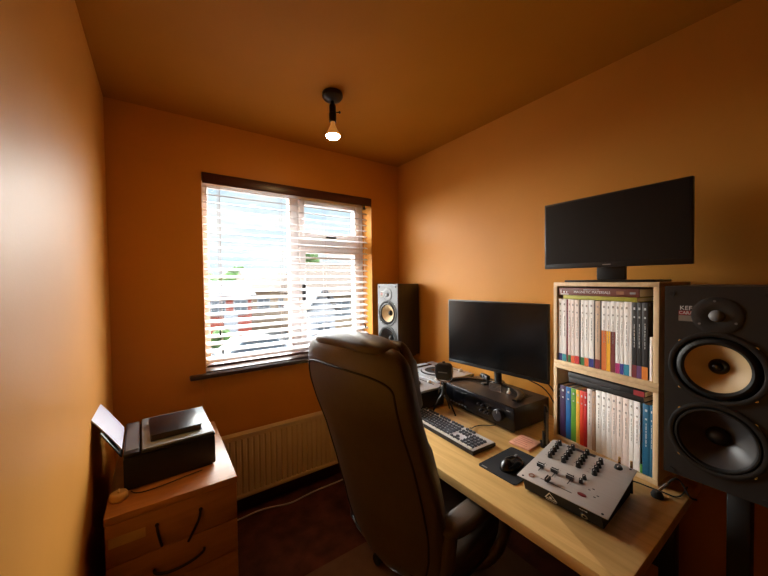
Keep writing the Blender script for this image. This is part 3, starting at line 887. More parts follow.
# ------------------------------------------------------------------ two silver dj players
M_sil2 = mat('silver_deck_top', rgb(188, 196, 206), 0.3, metal=0.2)
def make_deck(loc, rz, lab, W=.312, D=.385, H=.108):
    d = thing('dj_player', lab, 'DJ player', loc, rz, 'silver players at the far end of the desk')
    b = B(M_black); b.prism([(0, 0), (W, 0), (W, D), (0, D)], .006, H - .012, bev=.004)
    for x in (.04, W - .04):
        for y in (.04, D - .04): b.cyl((x, y, 0), (x, y, .0065), .016)
    b.build('body', d)
    b = B(M_sil2); b.slab((-.001, -.001, H - .0119), (W + .001, D + .001, H), .002); tp = b.build('top_plate', d)
    b = B(M_blackmatte); b.lathe([(.0, 0), (.103, 0), (.105, .004), (.100, .008), (.078, .0085), (0, .0085)], (W * .48, D * .44, H + .0003), seg=48)
    b.m(M_sil2).lathe([(.0785, .0086), (.098, .0086), (.098, .0098), (.0785, .0098)], (W * .48, D * .44, H + .0003), seg=48)
    jw = b.build('jog_wheel', d)
    b = B(mat('jog_display', rgb(60, 52, 58), 0.2)); b.lathe([(0, .0088), (.036, .0088), (.036, .0094), (0, .0094)], (W * .48, D * .44, H + .0003), seg=32); b.build('centre_disc', jw)
    b = B(M_blackgloss); b.slab((W * .18, D * .80, H + .0002), (W * .76, D * .965, H + .006), .002); b.m(mat('pale_display', rgb(190, 200, 208), 0.3)).slab((W * .24, D * .83, H + .0061), (W * .70, D * .94, H + .0065)); b.build('display', d)
    b = B(M_blackmatte); b.slab((W * .885, D * .12, H + .0002), (W * .905, D * .62, H + .0008)); b.build('pitch_slot', d)
    b = B(M_white); b.box((W * .895, D * .22, H + .008), (.022, .014, .013), .003); b.build('pitch_slider', d)
    for x, y, c in ((.07, .10, M_white), (.07, .22, M_lgrey)):
        b = B(c); b.lathe([(0, 0), (.016, 0), (.016, .005), (.014, .007), (0, .007)], (W * x + .006, D * y, H + .0003), seg=24); b.build('play_button', d)
    b = B(mat('blue_button', rgb(60, 120, 190), 0.3))
    for k in range(4): b.slab((.012, D * .55 + k * .03, H + .0002), (.030, D * .55 + k * .03 + .014, H + .004), .001)
    b.build('blue_buttons', d)
    return d
make_deck((.985, 1.290, DESK + .0006), R(-1.5), 'silver DJ player behind the microphone, half hidden by the chair')
make_deck((1.318, 1.345, DESK + .0006), R(-1.5), 'silver DJ player near the wall, beside the far loudspeaker', .300)

# ------------------------------------------------------------------ loudspeakers: local x across the front, local -y is the front
M_cab = mat('dark_ash_cabinet', rgb(40, 32, 28), 0.45, var=0.25, scale=14, stretch=(6, 6, .5))
M_baf_n = mat('black_baffle', rgb(27, 26, 26), 0.5)
M_baf_f = mat('window_lit_baffle', rgb(92, 94, 98), 0.42)  # same black baffle, with the window light put into a paler grey
M_rub = mat('black_rubber', rgb(14, 14, 14), 0.5)
M_cream = mat('cream_cone', rgb(206, 180, 138), 0.55)
M_gcone = mat('grey_cone', rgb(56, 56, 58), 0.32)
SW, SH, SD = .216, .548, .236
def make_speaker(loc, rz, lab, baf):
    s = thing('loudspeaker', lab, 'loudspeaker', loc, rz, 'pair of tall loudspeakers')
    b = B(M_cab)
    for x0, x1 in ((-SW / 2, -SW / 2 + .016), (SW / 2 - .016, SW / 2)): b.slab((x0, .004, 0), (x1, SD, SH), .0015)
    for q0, q1 in ((0, .016), (SH - .016, SH)): b.slab((-SW / 2 + .016, .004, q0), (SW / 2 - .016, SD, q1))
    b.slab((-SW / 2 + .016, SD - .016, .016), (SW / 2 - .016, SD, SH - .016))
    b.build('cabinet', s)
    zm, zw, zt_ = SH - .222, SH - .415, SH - .080
    b = B(baf)
    M = Mx((0, 0, SH / 2), (1, 0, 0), (0, 0, 1))
    b.holed(SW, SH, [(0, zm - SH / 2, .088), (0, zw - SH / 2, .088)], M)
    b.m(baf)
    for z in (0, SH): 
        b.slab((-SW / 2, .0001, z - (.003 if z else 0)), (SW / 2, .0038, z + (0 if z else .003)))
    for x in (-1, 1): b.slab((x * SW / 2 - (.003 if x > 0 else 0), .0001, .003), (x * SW / 2 + (.003 if x < 0 else 0), .0038, SH - .003))
    b.build('baffle', s, 0)
    def driver(nm, z, prof_sets, x=0):
        b = MB()
        for mm, prof in prof_sets:
            b.m(mm).lathe(prof, (x, 0, z), (0, -1, 0), 44)
        o = b.build(nm, s, 50); return o
    fr = (M_rub, [(.0885, -.012), (.0885, .0), (.0985, .0006), (.0985, .0045), (.092, .0065), (.086, .004), (.084, -.004)])
    dm = driver('midrange_driver', zm, [fr, (M_rub, [(.084, -.004), (.078, .006), (.070, .0075), (.064, -.001)])])
    b = B(M_cream); b.lathe([(.066, -.001), (.060, -.004), (.020, -.036)], (0, 0, zm), (0, -1, 0), 44); b.build('cone', dm, 60)
    b = B(M_blackgloss); b.lathe([(.0215, -.035), (.017, -.024), (.009, -.017), (0, -.0145)], (0, 0, zm), (0, -1, 0), 28); b.build('dust_cap', dm, 60)
    dw = driver('woofer', zw, [fr, (M_rub, [(.085, -.002), (.082, .006), (.078, .006), (.0745, -.001)])])
    b = B(M_gcone); b.lathe([(.076, -.001), (.070, -.004), (.024, -.038)], (0, 0, zw), (0, -1, 0), 44); b.build('cone', dw, 60)
    b = B(M_gcone); b.m(M_rub).lathe([(.0255, -.037), (.020, -.027), (.011, -.021), (0, -.019)], (0, 0, zw), (0, -1, 0), 28); b.build('dust_cap', dw, 60)
    tw = driver('tweeter', zt_, [(baf, [(.0505, .0002), (.0505, .002), (.048, .003), (.020, .0022), (.016, .0008)]), (M_grey, [(.0155, .001), (.013, .007), (.007, .0105), (0, .012)])])
    b = B(M_grey)
    for a in (95, 215, 335): b.cyl((.040 * math.cos(R(a)), -.002, zt_ + .040 * math.sin(R(a))), (.040 * math.cos(R(a)), -.004, zt_ + .040 * math.sin(R(a))), .003, seg=8)
    b.build('screws', tw)
    b = B(M_chrome)
    for z in (zm, zw):
        for a in (45, 135, 225, 315):
            p = (.1 * math.cos(R(a)) * 1.0, z + .1 * math.sin(R(a)) * .93); b.cyl((p[0] * 1.02, -.0002, p[1]), (p[0] * 1.02, -.003, p[1]), .0042, seg=10)
    b.m(M_blackmatte)
    for x in (-1, 1):
        for z in (.012, SH - .022): b.cyl((x * (SW / 2 - .018), -.0002, z), (x * (SW / 2 - .018), -.003, z), .006, seg=12)
    b.build('bolts', s)
    bx, bz = -SW / 2 + .047, SH - .078
    F = Mx((bx, -.0012, bz), (1, 0, 0), (0, 0, 1))
    b = B(mat('badge_plate', rgb(40, 38, 38), 0.5)); b.slab((bx - .0165, -.0011, bz - .022), (bx + .0165, -.0001, bz + .022))
    b.m(M_white_ink).text('KEF', .0165, F @ Matrix.Translation((0, .0155, .0002)), sx=1.0)
    b.m(M_red_ink).slab((bx - .0155, -.0015, bz - .004), (bx + .0155, -.0012, bz + .0085))
    b.m(M_white_ink).text('CARA', .0125, F @ Matrix.Translation((0, .002, .0006)), sx=.9)
    b.m(M_grey_ink)
    b.m(mat('badge_grey', rgb(150, 140, 130), 0.5)).slab((bx - .0155, -.0014, bz - .021), (bx + .0155, -.0012, bz - .005)); b.m(M_blackmatte)
    for k in range(5): b.slab((bx - .0155, -.0016, bz - .0195 + k * .0032), (bx + .0155, -.0014, bz - .0190 + k * .0032))
    b.build('badge', s)
    return s
make_speaker((1.222, .1965, .866), R(-90), 'black loudspeaker on a stand at the near end of the desk', M_baf_n)
make_speaker((1.420, 1.985, .866), R(-90 + 8), 'loudspeaker with front painted paler for window light, in the corner by the window', M_baf_f)
def make_stand(x, y, lab, rz=0):
    s = thing('speaker_stand', lab, 'stand', (x, y, .0005), rz, 'black speaker stands')
    b = B(M_blackmatte); b.slab((-.10, -.10, .0), (.10, .10, .012), .003); b.build('base_plate', s)
    b = B(M_blackmatte); b.slab((-.036, -.023, .0121), (.036, .023, .8565), .004); b.build('pole', s)
    b = B(M_blackmatte); b.slab((-.09, -.085, .8567), (.09, .085, .8650), .002); b.build('top_plate', s)
make_stand(1.355, .165, 'black column stand under the near loudspeaker')
make_stand(1.53, 1.975, 'black column stand under the corner loudspeaker', R(8))
# ------------------------------------------------------------------ two stacked cube shelves: local x along the front, +y into the depth
SX, SY = 1.4160 + .0019, .721 + .0108
SRZ = math.atan2(-.387, -.068)
SHW, SHD = .387, .205
def shelf_unit(z, h, lab):
    s = thing('cube_shelf', lab, 'shelf', (SX, SY, z), SRZ, 'stacked cube shelves')
    t = .0165
    b = B(M_birch); b.slab((0, 0, h - t), (SHW, SHD, h), .0012); b.build('top_board', s)
    b = B(M_birch); b.slab((0, 0, 0), (SHW, SHD, t), .0012); b.build('bottom_board', s)
    for x in (0, SHW - t):
        b = B(M_birch); b.slab((x, 0, t + .0001), (x + t, SHD, h - t - .0001), .0012); b.build('side_board', s)
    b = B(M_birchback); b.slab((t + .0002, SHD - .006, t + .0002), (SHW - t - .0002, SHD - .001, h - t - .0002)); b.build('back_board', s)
    return s
shelf_unit(DESK + .0006, .3285, 'lower pale birch cube shelf of books standing on the desk')
shelf_unit(DESK + .3297, .3535, 'upper pale birch cube shelf of white books carrying the small monitor')
LZ, UZ = DESK + .0006 + .0170, DESK + .3297 + .0170
def sw(u, v, z):
    c, s = math.cos(SRZ), math.sin(SRZ)
    return (SX + c * u - s * v, SY + s * u + c * v, z)
book_mats = {}
def bm_(c, rough=.55):
    if c not in book_mats: book_mats[c] = mat('book_%d_%d_%d' % c, rgb(*c), rough, var=0.05, scale=60)
    return book_mats[c]
M_pages = mat('book_pages', rgb(226, 214, 196), 0.9)
OFF = .011                     # offset of the measured spine positions from the outer side of the shelf
M_pale_ink = mat('pale_ink', rgb(150, 142, 138), 0.6)
def book(u0, u1, z, h, col, lab, foot=None, footh=.034, ink=None, marks=2, grp='books on the upper shelf', depth=.17, v0=.006, title=None, lean=0, tz=None):
    w = u1 - u0 - .0006
    o = thing('book', lab, 'book', sw((u0 + u1) / 2 + OFF, v0, z + .0006), SRZ + lean, grp)
    t = .0009
    b = B(bm_(col))
    b.slab((-w / 2, 0, 0), (w / 2, .0012, h), .0004)
    for s in (-1, 1): b.slab((s * w / 2 - (t if s > 0 else 0), .0012, 0), (s * w / 2 + (t if s < 0 else 0), depth, h))
    if foot:
        b.m(bm_(foot)).slab((-w / 2 - .00004, -.0003, .0001), (w / 2 + .00004, .0, footh))
    F = Mx((0, -.0002, 0), (0, 0, 1), (-1, 0, 0))
    b.m(ink or M_pale_ink)
    if title:
        b.text(title, min(.0095, w * .62), Mx((0, -.0003, (tz or h * .5)), (0, 0, -1), (1, 0, 0)), .0001)
    else:
        if marks >= 1:
            b.slab((-w * .16, -.0004, h - .026), (w * .16, 0, h - .018)); b.slab((-w * .14, -.0004, h - .055), (w * .14, 0, h - .049))
        if marks >= 2:
            rr_ = random.Random(int(u0 * 1e5)); zz0 = h * .40
            while zz0 < h * .72:
                dz = rr_.uniform(.006, .018); b.slab((-w * .05, -.0004, zz0), (w * .07, 0, min(zz0 + dz, h * .73))); zz0 += dz + .003
    b.build('cover', o, 30)
    b = B(M_pages); b.slab((-w / 2 + t + .0002, .0014, .002), (w / 2 - t - .0002, depth - .002, h - .002)); b.build('pages', o, 0)
    return o
W1, W2, W3 = (244, 240, 236), (236, 220, 212), (246, 242, 240)
up = [
 (.0072, .0260, W1, (40, 48, 120), .030, 'white paperback with dark blue foot, first at the left of the upper shelf'),
 (.0264, .0448, W1, (40, 140, 150), .030, 'white paperback with teal foot, second from the left on the upper shelf'),
 (.0450, .0520, (120, 36, 40), None, 0, 'thin red and black spine, third from the left on the upper shelf'),
 (.0521, .0650, W2, (40, 110, 50), .030, 'pinkish white paperback with green foot beside the thin red spine'),
 (.0652, .0818, W2, (222, 90, 34), .030, 'pinkish white paperback with orange foot left of the red footed one'),
 (.0820, .1008, W2, (196, 34, 34), .032, 'pinkish white paperback with bright red foot on the upper shelf'),
 (.1014, .1066, (20, 18, 18), None, 0, 'thin black strip just right of the red footed white paperback'),  # narrow all-black strip between two paperbacks
 (.1069, .1216, W1, (44, 112, 52), .032, 'white paperback with green foot just right of a thin black strip'),
 (.1218, .1398, W1, (214, 104, 40), .033, 'white paperback with orange foot left of the navy footed one'),
 (.1400, .1600, W1, (40, 44, 126), .034, 'white paperback with navy foot in the middle of the upper shelf'),
 (.1605, .1645, (40, 36, 40), None, 0, 'very thin dark spine right of the navy footed white paperback'),
 (.1647, .1833, (206, 178, 150), (120, 24, 30), .036, 'tan paperback with dark red foot in the middle of the upper shelf'),
 (.1836, .1884, (18, 18, 18), None, 0, 'thin black filler for the shaded gap left of the half orange paperback'),  # black filler added as the shade in a gap between spines
 (.1886, .2066, W1, (214, 112, 34), .152, 'white paperback with its lower half orange'),
 (.2068, .2211, W1, (244, 178, 30), .152, 'white paperback with its lower half yellow'),
 (.2213, .2384, W1, (112, 30, 28), .152, 'white paperback with its lower half dark red'),
 (.2386, .2538, W1, (176, 36, 110), .038, 'white paperback with magenta foot on the upper shelf'),
 (.2540, .2665, W1, (50, 50, 140), .039, 'white paperback with violet blue foot right of the magenta footed one'),
 (.2667, .2849, W1, (30, 130, 160), .040, 'white paperback with cyan foot near the black volumes'),
 (.2851, .2921, W3, None, 0, 'narrow plain white paperback touching the black volumes'),
]
for i, (a, c, col, ft, fh, lab) in enumerate(up):
    book(a, c, UZ, .2655 - .001 * (i % 3), col, lab, ft, fh, None, 0 if c - a < .008 else 2)
for a, c, ft, lab, ttl in ((.2923, .3083, (116, 34, 40), 'black volume with dark red foot, first of three on the upper shelf', None), (.3085, .3234, (104, 62, 110), 'black volume with purple foot, middle of three on the upper shelf', None), (.3236, .3422, (222, 128, 40), 'black volume with orange foot, last of three on the upper shelf', None)):
    book(a, c, UZ, .2655, (28, 25, 24), lab, ft, .044, M_lgrey, 2)
book(.3470, .3545, UZ, .150, W3, 'thin white booklet at the right end of the upper shelf', None, 0, M_grey_ink, 0)
# lying books on the upper shelf
def lying(u0, u1, z, th, col, lab, grp, title=None, depth=.165, v0=.006, extra=None, rz=0):
    o = thing('book', lab, 'book', sw(u0 + OFF, v0, z + .0005), SRZ + rz, grp)
    w = u1 - u0; t = .0016
    b = B(bm_(col)); b.slab((0, 0, 0), (w, .0018, th), .0005); b.slab((0, .0018, 0), (w, depth, t)); b.slab((0, .0018, th - t), (w, depth, th))
    F = Mx((w * .52, -.0002, th * .5), (1, 0, 0), (0, 0, 1))
    if title:
        for txt, sz, dx, dz, ink in title: b.m(ink).text(txt, sz, F @ Matrix.Translation((dx, dz, .0002)), .0001)
    if extra: extra(b, w, th)
    b.build('cover', o, 30)
    b = B(M_pages); b.slab((.002, .0021, t + .0002), (w - .002, depth - .002, th - t - .0002)); b.build('pages', o, 0)
    return o
lying(.030, .308, UZ + .2662, .0155, (176, 172, 60), 'thin yellow green book lying under the brown textbook', 'books on the upper shelf')
def wl(b, w, th):
    b.m(M_white_ink).slab((.008, -.0005, .002), (.044, 0, .006)); b.slab((.008, -.0005, .008), (.012, 0, .022)); b.slab((.022, -.0005, .009), (.026, 0, .016)); b.slab((.034, -.0005, .009), (.038, 0, .016))
    b.m(bm_((150, 96, 60))).slab((w - .075, -.0005, .008), (w - .05, 0, .020))
    b.m(M_grey_ink).slab((w - .03, -.0005, .010), (w - .012, 0, .018))
lying(.010, .316, UZ + .2662 + .0166, .0300, (112, 56, 42), 'brown textbook MAGNETIC MATERIALS lying on top of the upper row', 'books on the upper shelf',
      [('INTRODUCTION TO', .0066, -.02, .0085, M_lgrey), ('MAGNETIC MATERIALS', .0138, -.02, -.0015, M_white_ink)], extra=wl)
# lower shelf
G2 = 'books on the lower shelf'
lo = [
 (.0070, .0152, (20, 18, 22), None, .222, 'thin black spine, first at the left of the lower shelf'),
 (.0156, .0418, (62, 34, 78), None, .223, 'dark purple book near the left of the lower shelf'),
 (.0422, .0652, (22, 96, 160), None, .222, 'blue book between the purple and the green ones'),
 (.0656, .0869, (92, 150, 40), None, .222, 'green book on the lower shelf'),
 (.0873, .1033, (238, 178, 60), None, .222, 'yellow book on the lower shelf'),
 (.1037, .1190, (222, 62, 28), None, .223, 'orange red book right of the yellow one'),
 (.1193, .1340, (190, 26, 24), None, .223, 'deep red book, last of the rainbow row'),
 (.1344, .1520, (232, 218, 212), None, .240, 'white journal beside the deep red book'),
 (.1524, .1676, (176, 142, 118), None, .236, 'tan spined journal among the white ones'),
 (.1682, .1892, W1, None, .244, 'white journal just right of the tan one'),
 (.1896, .2075, W3, None, .244, 'white journal, second to the right of the tan one'),
 (.2079, .2252, W3, None, .245, 'white journal, third to the right of the tan one'),
 (.2256, .2433, W2, None, .245, 'pinkish white journal, fourth to the right of the tan one'),
 (.2437, .2640, W2, None, .245, 'pinkish white journal, fifth to the right of the tan one'),
 (.2644, .2847, W2, None, .245, 'pinkish white journal, sixth to the right of the tan one'),
 (.2851, .3000, W1, None, .245, 'white journal, second to the left of the teal volumes'),
 (.3004, .3200, W3, None, .245, 'white journal standing against the first teal volume'),
]
for a, c, col, ft, h, lab in lo:
    book(a, c, LZ, h, col, lab, ft, .03, M_lgrey if c < .135 else None, 1 if c < .135 else 2, G2)
book(.3202, .3268, LZ, .030, (90, 160, 60), 'short green booklet at the foot of the teal volumes', None, 0, M_grey_ink, 0, G2, depth=.10)
for a, c, lab in ((.3271, .3482, 'teal blue volume with white title, left of the pair'), (.3486, .3590, 'teal blue volume with white title, right of the pair')):
    book(a, c, LZ, .246, (18, 92, 128), lab, None, 0, M_lgrey, 2, G2)
lying(.055, .330, LZ + .2462, .0195, (26, 23, 23), 'black magazine lying on the white journals, lower of two', G2)
def mg(b, w, th):
    b.m(bm_((150, 34, 40))).slab((w - .035, -.0005, .001), (w - .002, 0, th - .001))
    b.m(M_dark_ink)
    for k in range(3): b.slab((w * .34, -.0005, .003 + .0055 * k), (w * .72, 0, .0058 + .0055 * k))
lying(.052, .334, LZ + .2462 + .0203, .0200, (22, 20, 20), 'black magazine with a red spine end, uppermost on the lower shelf', G2, extra=mg)

# ------------------------------------------------------------------ upper monitor on the shelves
STOP = DESK + .3297 + .3535
um = thing('monitor', 'small black monitor standing on top of the shelves', 'monitor', (1.50, .53, STOP + .0006), R(-90 - 1))
z0 = 1.482 - um.location.z; W_, H_ = .494, .285
b = B(M_black); b.slab((-W_ / 2, -.075, z0), (W_ / 2, -.055, z0 + H_), .003); b.slab((-.15, -.0549, z0 + .05), (.15, -.03, z0 + .22), .01); b.build('housing', um)
b = B(M_darkscreen); b.slab((-W_ / 2 + .007, -.0756, z0 + .020), (W_ / 2 - .007, -.0751, z0 + H_ - .007)); b.build('screen', um)
b = B(M_grey_ink); b.slab((-.014, -.0757, z0 + .008), (.014, -.0751, z0 + .012)); b.build('badge', um)
b = B(M_black); b.slab((-.050, -.040, .0085), (.050, -.022, z0 + .14), .004); b.build('neck', um)
b = B(M_black); b.slab((-.155, -.085, 0), (.155, .085, .008), .003); b.build('base_plate', um)

# ------------------------------------------------------------------ odds and ends on the desk
sn = thing('sticky_notes', 'pink paper pad on the desk between receiver and mixer', 'note pad', (1.262, .772, DESK + .0006), R(-88))
b = B(mat('pink_paper', rgb(222, 160, 130), 0.8, var=0.12, scale=40)); b.slab((-.045, -.05, 0), (.045, .05, .008), .001); b.build('pages', sn)
b = B(mat('pink_marks', rgb(178, 96, 86), 0.8))
for k in range(5): b.slab((-.034, -.036 + .016 * k, .0081), (.028 - .008 * (k % 3), -.033 + .016 * k, .0084))
b.build('print', sn)
ps = thing('phone', 'slim black phone standing upright in a cradle beside the shelves', 'phone', (1.318, .712, DESK + .0006), R(34))
b = B(M_blackgloss); b.slab((-.036, -.006, .012), (.036, .006, .160), .003); b.build('body', ps)
b = B(M_grey); b.slab((-.0365, -.0045, .02), (-.0361, .0045, .155)); b.build('side_frame', ps)
b = B(M_black); b.slab((-.03, -.018, 0), (.03, .022, .008), .003); b.slab((-.025, -.012, .008), (.025, -.0065, .022), .001); b.slab((-.025, .0065, .008), (.025, .013, .05), .001); b.build('cradle', ps)
b = B(M_blackmatte); b.tube([w2(mxr, (mu(.80), .146, .03)), Vector((1.315, .405, DESK + .006)), Vector((1.318, .36, DESK + .005)), Vector((1.325, .325, DESK + .004)), Vector((1.322, .300, DESK + .004)), Vector((1.35, .29, DESK + .004)), Vector((1.42, .292, DESK + .004))], .0024, 6, 3)
tag(b.build('audio_cable'), 'thin dark cable curving past the foot of the shelves', 'cable')
jk = thing('headphone_jack', 'black jack plug with metal collar lying near the desk end', 'plug', (1.287, .336, DESK + .0006), R(-25))
b = B(M_blackmatte); b.lathe([(0, 0), (.016, 0), (.017, .006), (.013, .016), (.008, .020), (0, .020)], seg=20); b.build('body', jk)
b = B(M_chrome); b.cyl((.006, 0, .018), (.034, -.004, .040), .0042, seg=12); b.build('collar', jk)
b = B(M_blackmatte); b.tube([(.034, -.004, .040), (.058, -.006, .058), (.075, -.014, .05), (.085, -.03, .0042), (.10, -.04, .0035)], .003, 6, 2); b.build('cord', jk)
for nm_pts, lab in (
    ([(1.575, 1.06, 1.02), (1.59, 1.03, .95), (1.605, .98, .905), (1.622, .88, .878), (1.626, .83, .80), (1.622, .80, DESK + .005), (1.60, .75, DESK + .004)], 'black cable hanging from the left of the lower monitor'),
    ([(1.585, .93, 1.02), (1.59, .90, .95), (1.600, .845, .905), (1.605, .80, .84), (1.60, .80, DESK + .012), (1.575, .80, DESK + .004)], 'black cable hanging behind the right of the lower monitor')):
    b = B(M_blackmatte); b.tube(nm_pts, .003, 6, 2); tag(b.build('monitor_cable'), lab, 'cable', 'cables behind the lower monitor')
# ------------------------------------------------------------------ light levels
SKY_BLUE = (0.66, 0.86, 1.0, 1); SKY_CLOUD = (1.0, 1.0, 1.0, 1); SKY_LOW = 1.05; SKY_HIGH = 15.0
SUNS = [('daylight', 0, 14, 90, 12.0, (1.0, 0.97, 0.93)), ('side_fill_sun', 42, 14, 75, 27.0, (1.0, 0.95, 0.88)), ('side_fill_sun', -42, 18, 75, 27.0, (1.0, 0.95, 0.88))]  # wide suns added to boost window daylight; the side pair brightens both side walls
EXPOSURE = 0.15
# ------------------------------------------------------------------ outside (about 2.7 m below the room's floor)
GZ = -2.7
M_lawn = mat('grass_lawn', rgb(120, 160, 60), 0.9, var=0.3, scale=1.5)
M_road = mat('pale_paving', rgb(46, 45, 45), 0.9, var=0.1, scale=2)
b = B(M_road); b.slab((-30, 4.0, GZ - .1), (70, 120, GZ)); tag(b.build('street_ground'), 'pale paved street below the window', 'ground', None, 'structure')
M_brick = mat('red_brick', rgb(122, 50, 36), 0.9, var=0.15, scale=8); M_tanroof = mat('tan_roof_tiles', rgb(70, 56, 47), 0.9, var=0.12, scale=5); M_cream2 = mat('cream_render', rgb(112, 94, 76), 0.9)
M_greyroof = mat('grey_roof_tiles', rgb(66, 66, 70), 0.9, var=0.12, scale=5); M_wing = mat('outside_window', rgb(50, 58, 66), 0.4); M_wfr = mat('outside_white', rgb(128, 128, 132), 0.6)
def house(x0, x1, y0, y1, h, rh, wallm, roofm, lab, wins, ridge='x', door=None):
    o = thing('house', lab, 'house', ((x0 + x1) / 2, y0, GZ), 0, 'houses across the street')
    w, d = x1 - x0, y1 - y0
    b = B(wallm); b.slab((-w / 2, 0, 0), (w / 2, d, h))
    if ridge == 'y': b.prism([(-w / 2, h), (w / 2, h), (0, h + rh)], 0, d, Mx((0, 0, 0), (1, 0, 0), (0, 0, 1)) @ Matrix.Diagonal((1, 1, -1, 1)))
    b.build('wall', o)
    b = B(roofm)
    if ridge == 'x':
        b.prism([(-.35, h - .1), (d + .35, h - .1), (d / 2, h + rh)], -w / 2 - .3, w / 2 + .3, Mx((0, 0, 0), (0, 1, 0), (0, 0, 1)))
    else:
        for s in (-1, 1):
            b.prism([(0, h + rh), (s * (w / 2 + .35), h - .15), (s * (w / 2 + .35), h + .05), (0, h + rh + .2)], -.3, d + .3, Mx((0, 0, 0), (1, 0, 0), (0, 0, 1)) @ Matrix.Diagonal((1, 1, -1, 1)))
    b.build('roof', o)
    for wx, wz, ww, wh in wins:
        b = B(M_wfr); b.slab((wx - ww / 2 - .08, -.08, wz - .08), (wx + ww / 2 + .08, -.001, wz + wh + .08)); f = b.build('window', o)
        b = B(M_wing); b.slab((wx - ww / 2, -.1, wz), (wx - .04, -.081, wz + wh)); b.slab((wx + .04, -.1, wz), (wx + ww / 2, -.081, wz + wh)); b.build('pane', f)
    if door:
        b = B(M_wfr); b.slab((door - .45, -.06, 0), (door + .45, -.001, 2.05)); b.build('door', o)
    return o
house(2.6, 5.6, 25, 32, 3.3, 1.0, M_brick, M_greyroof, 'red brick house with grey roof seen through the left pane', [(-.7, 1.9, .8, .9), (.75, 1.9, .8, .9)], 'x', .1)
house(-2.4, 1.9, 27, 33, 3.0, 1.2, M_cream2, M_tanroof, 'pale rendered house at the far left of the window', [(.9, 1.6, 1.0, .9)], 'x')
house(6.6, 10.2, 29, 36, 3.6, 1.6, M_cream2, M_tanroof, 'cream house with tan roof left of the middle window bar', [(-.9, 1.9, .9, .9), (.9, 1.9, .9, .9)], 'x')
house(8.6, 17.5, 21, 27, 3.35, 2.3, M_cream2, M_tanroof, 'wide cream house with tan roof behind the opening pane', [(-2.2, 1.7, 1.3, 1.0), (1.6, 1.9, 1.2, 1.0)], 'x', -.2)
house(6.9, 8.4, 17, 20.3, 2.5, 1.1, M_wfr, M_greyroof, 'small white gabled garage in front of the cream houses', [(0, 1.0, .7, .8)], 'y')
M_leaf = mat('tree_leaves', rgb(54, 78, 28), 0.9, var=0.35, scale=2.0); M_trunk = mat('tree_trunk', rgb(110, 90, 70), 0.9)
def tree(x, y, h, r, lab, seed, cat='tree', name='tree', grp='trees beyond the houses'):
    rnd = random.Random(seed)
    o = thing(name, lab, cat, (x, y, GZ), 0, grp)
    b = B(M_trunk); b.tube([(0, 0, 0), (.05, .03, h * .4), (0, 0, h * .75)], [r * .10, r * .05], 8); b.build('trunk', o)
    tb = bmesh.new(); bmesh.ops.create_icosphere(tb, subdivisions=2, radius=1.0)
    dirs = [(v.co.copy()) for v in tb.verts]; tb.free()
    b = B(M_leaf)
    for k in range(34):
        d = rnd.choice(dirs); s = rnd.uniform(.28, .46) * r
        c = Vector((d.x * r * .72, d.y * r * .72, h - r * .8 + d.z * r * .62))
        tb = bmesh.new(); bmesh.ops.create_icosphere(tb, subdivisions=2, radius=s)
        for v in tb.verts: v.co *= rnd.uniform(.82, 1.18)
        b.absorb(tb, Matrix.Translation(c))
    b.build('crown', o, 0)
tree(8.6, 44, 5.7, 2.4, 'green leafy tree rising behind the cream house left of the window bar', 1)
tree(4.6, 50, 5.3, 2.6, 'low green tree behind the red brick house', 2)
tree(11.6, 30, 7.2, 1.5, 'green tree top above the tan roof in the opening pane', 3)
tree(12.6, 17.5, 1.6, .75, 'rounded green bush in front of the wide cream house', 4, 'bush', 'garden_bush', 'garden bushes')
tree(10.7, 17.0, 1.5, .7, 'smaller green bush left of the rounded one', 5, 'bush', 'garden_bush', 'garden bushes')
tree(2.9, 20.5, 1.4, .6, 'yellow green bush below the red brick house', 6, 'bush', 'garden_bush', 'garden bushes')
car = thing('car', 'pale silver car parked on the street below the left pane', 'car', (4.2, 16.8, GZ + .001), R(8))
M_car = mat('silver_car_paint', rgb(84, 90, 96), 0.35, metal=0.3)
b = B(M_car); b.prism([(-2.0, .25), (2.0, .25), (2.05, .7), (1.9, .85), (1.0, .92), (.45, 1.42), (-1.2, 1.45), (-1.85, .95), (-2.05, .8)], -.8, .8, Mx((0, 0, 0), (1, 0, 0), (0, 0, 1)), bev=.08); b.build('body', car)
b = B(M_wing)
for s in (-1, 1): b.prism([(.85, .93), (.40, 1.36), (-1.15, 1.38), (-1.6, .97)], .801, .81, Mx((0, 0, 0), (1, 0, 0), (0, 0, 1)) @ Matrix.Diagonal((1, 1, s, 1)))
b.build('side_windows', car)
for x in (-1.25, 1.25):
    for y in (-.7, .7):
        b = B(M_blackmatte); b.lathe([(0, -.1), (.28, -.1), (.31, -.07), (.31, .07), (.28, .1), (0, .1)], (x, y, .312), (0, 1, 0), 20); b.build('wheel', car)

# ------------------------------------------------------------------ daylight: sky and added suns
w = bpy.data.worlds.new('sky'); SC.world = w; w.use_nodes = True
nt = w.node_tree; nt.nodes.clear()
N = nt.nodes.new; Lk = nt.links.new
out = N('ShaderNodeOutputWorld'); bg = N('ShaderNodeBackground'); tc = N('ShaderNodeTexCoord'); sep = N('ShaderNodeSeparateXYZ')
Lk(tc.outputs['Generated'], sep.inputs[0])
mp = N('ShaderNodeMapping'); mp.inputs['Scale'].default_value = (1, 1, 3.2); Lk(tc.outputs['Generated'], mp.inputs[0])
nz = N('ShaderNodeTexNoise'); nz.inputs['Scale'].default_value = 4.2; nz.inputs['Detail'].default_value = 7; nz.inputs['Roughness'].default_value = .55; Lk(mp.outputs[0], nz.inputs[0])
cr = N('ShaderNodeValToRGB'); cr.color_ramp.elements[0].position = .40; cr.color_ramp.elements[1].position = .60
cr.color_ramp.elements[0].color = SKY_BLUE; cr.color_ramp.elements[1].color = SKY_CLOUD; Lk(nz.outputs['Fac'], cr.inputs[0])
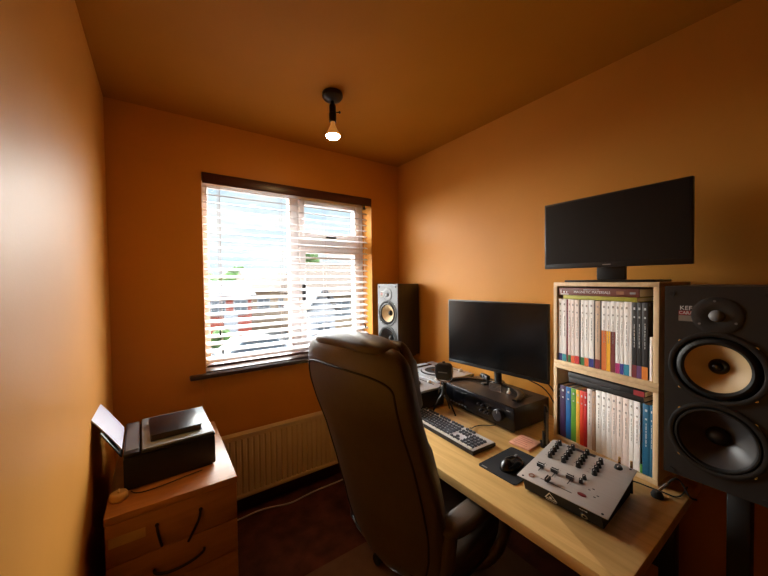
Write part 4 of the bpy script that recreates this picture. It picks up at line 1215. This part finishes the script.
st_ = N('ShaderNodeMapRange'); st_.inputs['From Min'].default_value = .26; st_.inputs['From Max'].default_value = .62; st_.inputs['To Min'].default_value = SKY_LOW; st_.inputs['To Max'].default_value = SKY_HIGH
Lk(sep.outputs['Z'], st_.inputs['Value'])
Lk(cr.outputs[0], bg.inputs['Color']); Lk(st_.outputs[0], bg.inputs['Strength']); Lk(bg.outputs[0], out.inputs[0])

def sun(name, az, el, ang, strength, col):
    d = bpy.data.lights.new(name, 'SUN'); d.angle = R(ang); d.energy = strength; d.color = col
    o = bpy.data.objects.new(name, d); COL.objects.link(o)
    # az: direction the light travels, measured from -Y towards +X; el: below the horizon
    v = Vector((math.sin(R(az)) * math.cos(R(el)), -math.cos(R(az)) * math.cos(R(el)), -math.sin(R(el))))
    o.rotation_euler = v.to_track_quat('-Z', 'Y').to_euler()
for a in SUNS: sun(*a)
pd = bpy.data.lights.new('window_portal', 'AREA'); pd.shape = 'RECTANGLE'; pd.size = WX1 - WX0; pd.size_y = WZ1 - WZ0; pd.cycles.is_portal = True
po = bpy.data.objects.new('window_portal', pd); COL.objects.link(po); po.location = ((WX0 + WX1) / 2, YB + .24, (WZ0 + WZ1) / 2); po.rotation_euler = (R(-90), 0, 0)

# ------------------------------------------------------------------ camera and view
F_PX, YAW, PITCH, ROLL = 323.0, R(34.994), R(-1.304), R(-0.727)
fw = Vector((math.sin(YAW) * math.cos(PITCH), math.cos(YAW) * math.cos(PITCH), math.sin(PITCH)))
rt = Vector((math.cos(YAW), -math.sin(YAW), 0)); upv = rt.cross(fw)
r2 = rt * math.cos(ROLL) + upv * math.sin(ROLL); u2 = -rt * math.sin(ROLL) + upv * math.cos(ROLL)
cd = bpy.data.cameras.new('camera'); cam = bpy.data.objects.new('camera', cd); COL.objects.link(cam)
Mc = Matrix((r2, u2, -fw)).transposed().to_4x4(); Mc.translation = EYE
cam.matrix_world = Mc
cd.sensor_width = 36.0; cd.sensor_fit = 'HORIZONTAL'; cd.lens = F_PX / 768 * 36.0; cd.clip_start = .02; cd.clip_end = 300
SC.camera = cam
vs = SC.view_settings
SC.display_settings.display_device = 'sRGB'
vs.view_transform = 'Standard'; vs.look = 'None'; vs.gamma = 1.0; vs.use_curve_mapping = False; vs.exposure = EXPOSURE
cy = SC.cycles
cy.use_denoising = True
cy.max_bounces = 10; cy.diffuse_bounces = 4; cy.glossy_bounces = 4; cy.transmission_bounces = 6; cy.transparent_max_bounces = 12
cy.sample_clamp_indirect = 8.0; cy.caustics_reflective = False; cy.caustics_refractive = False
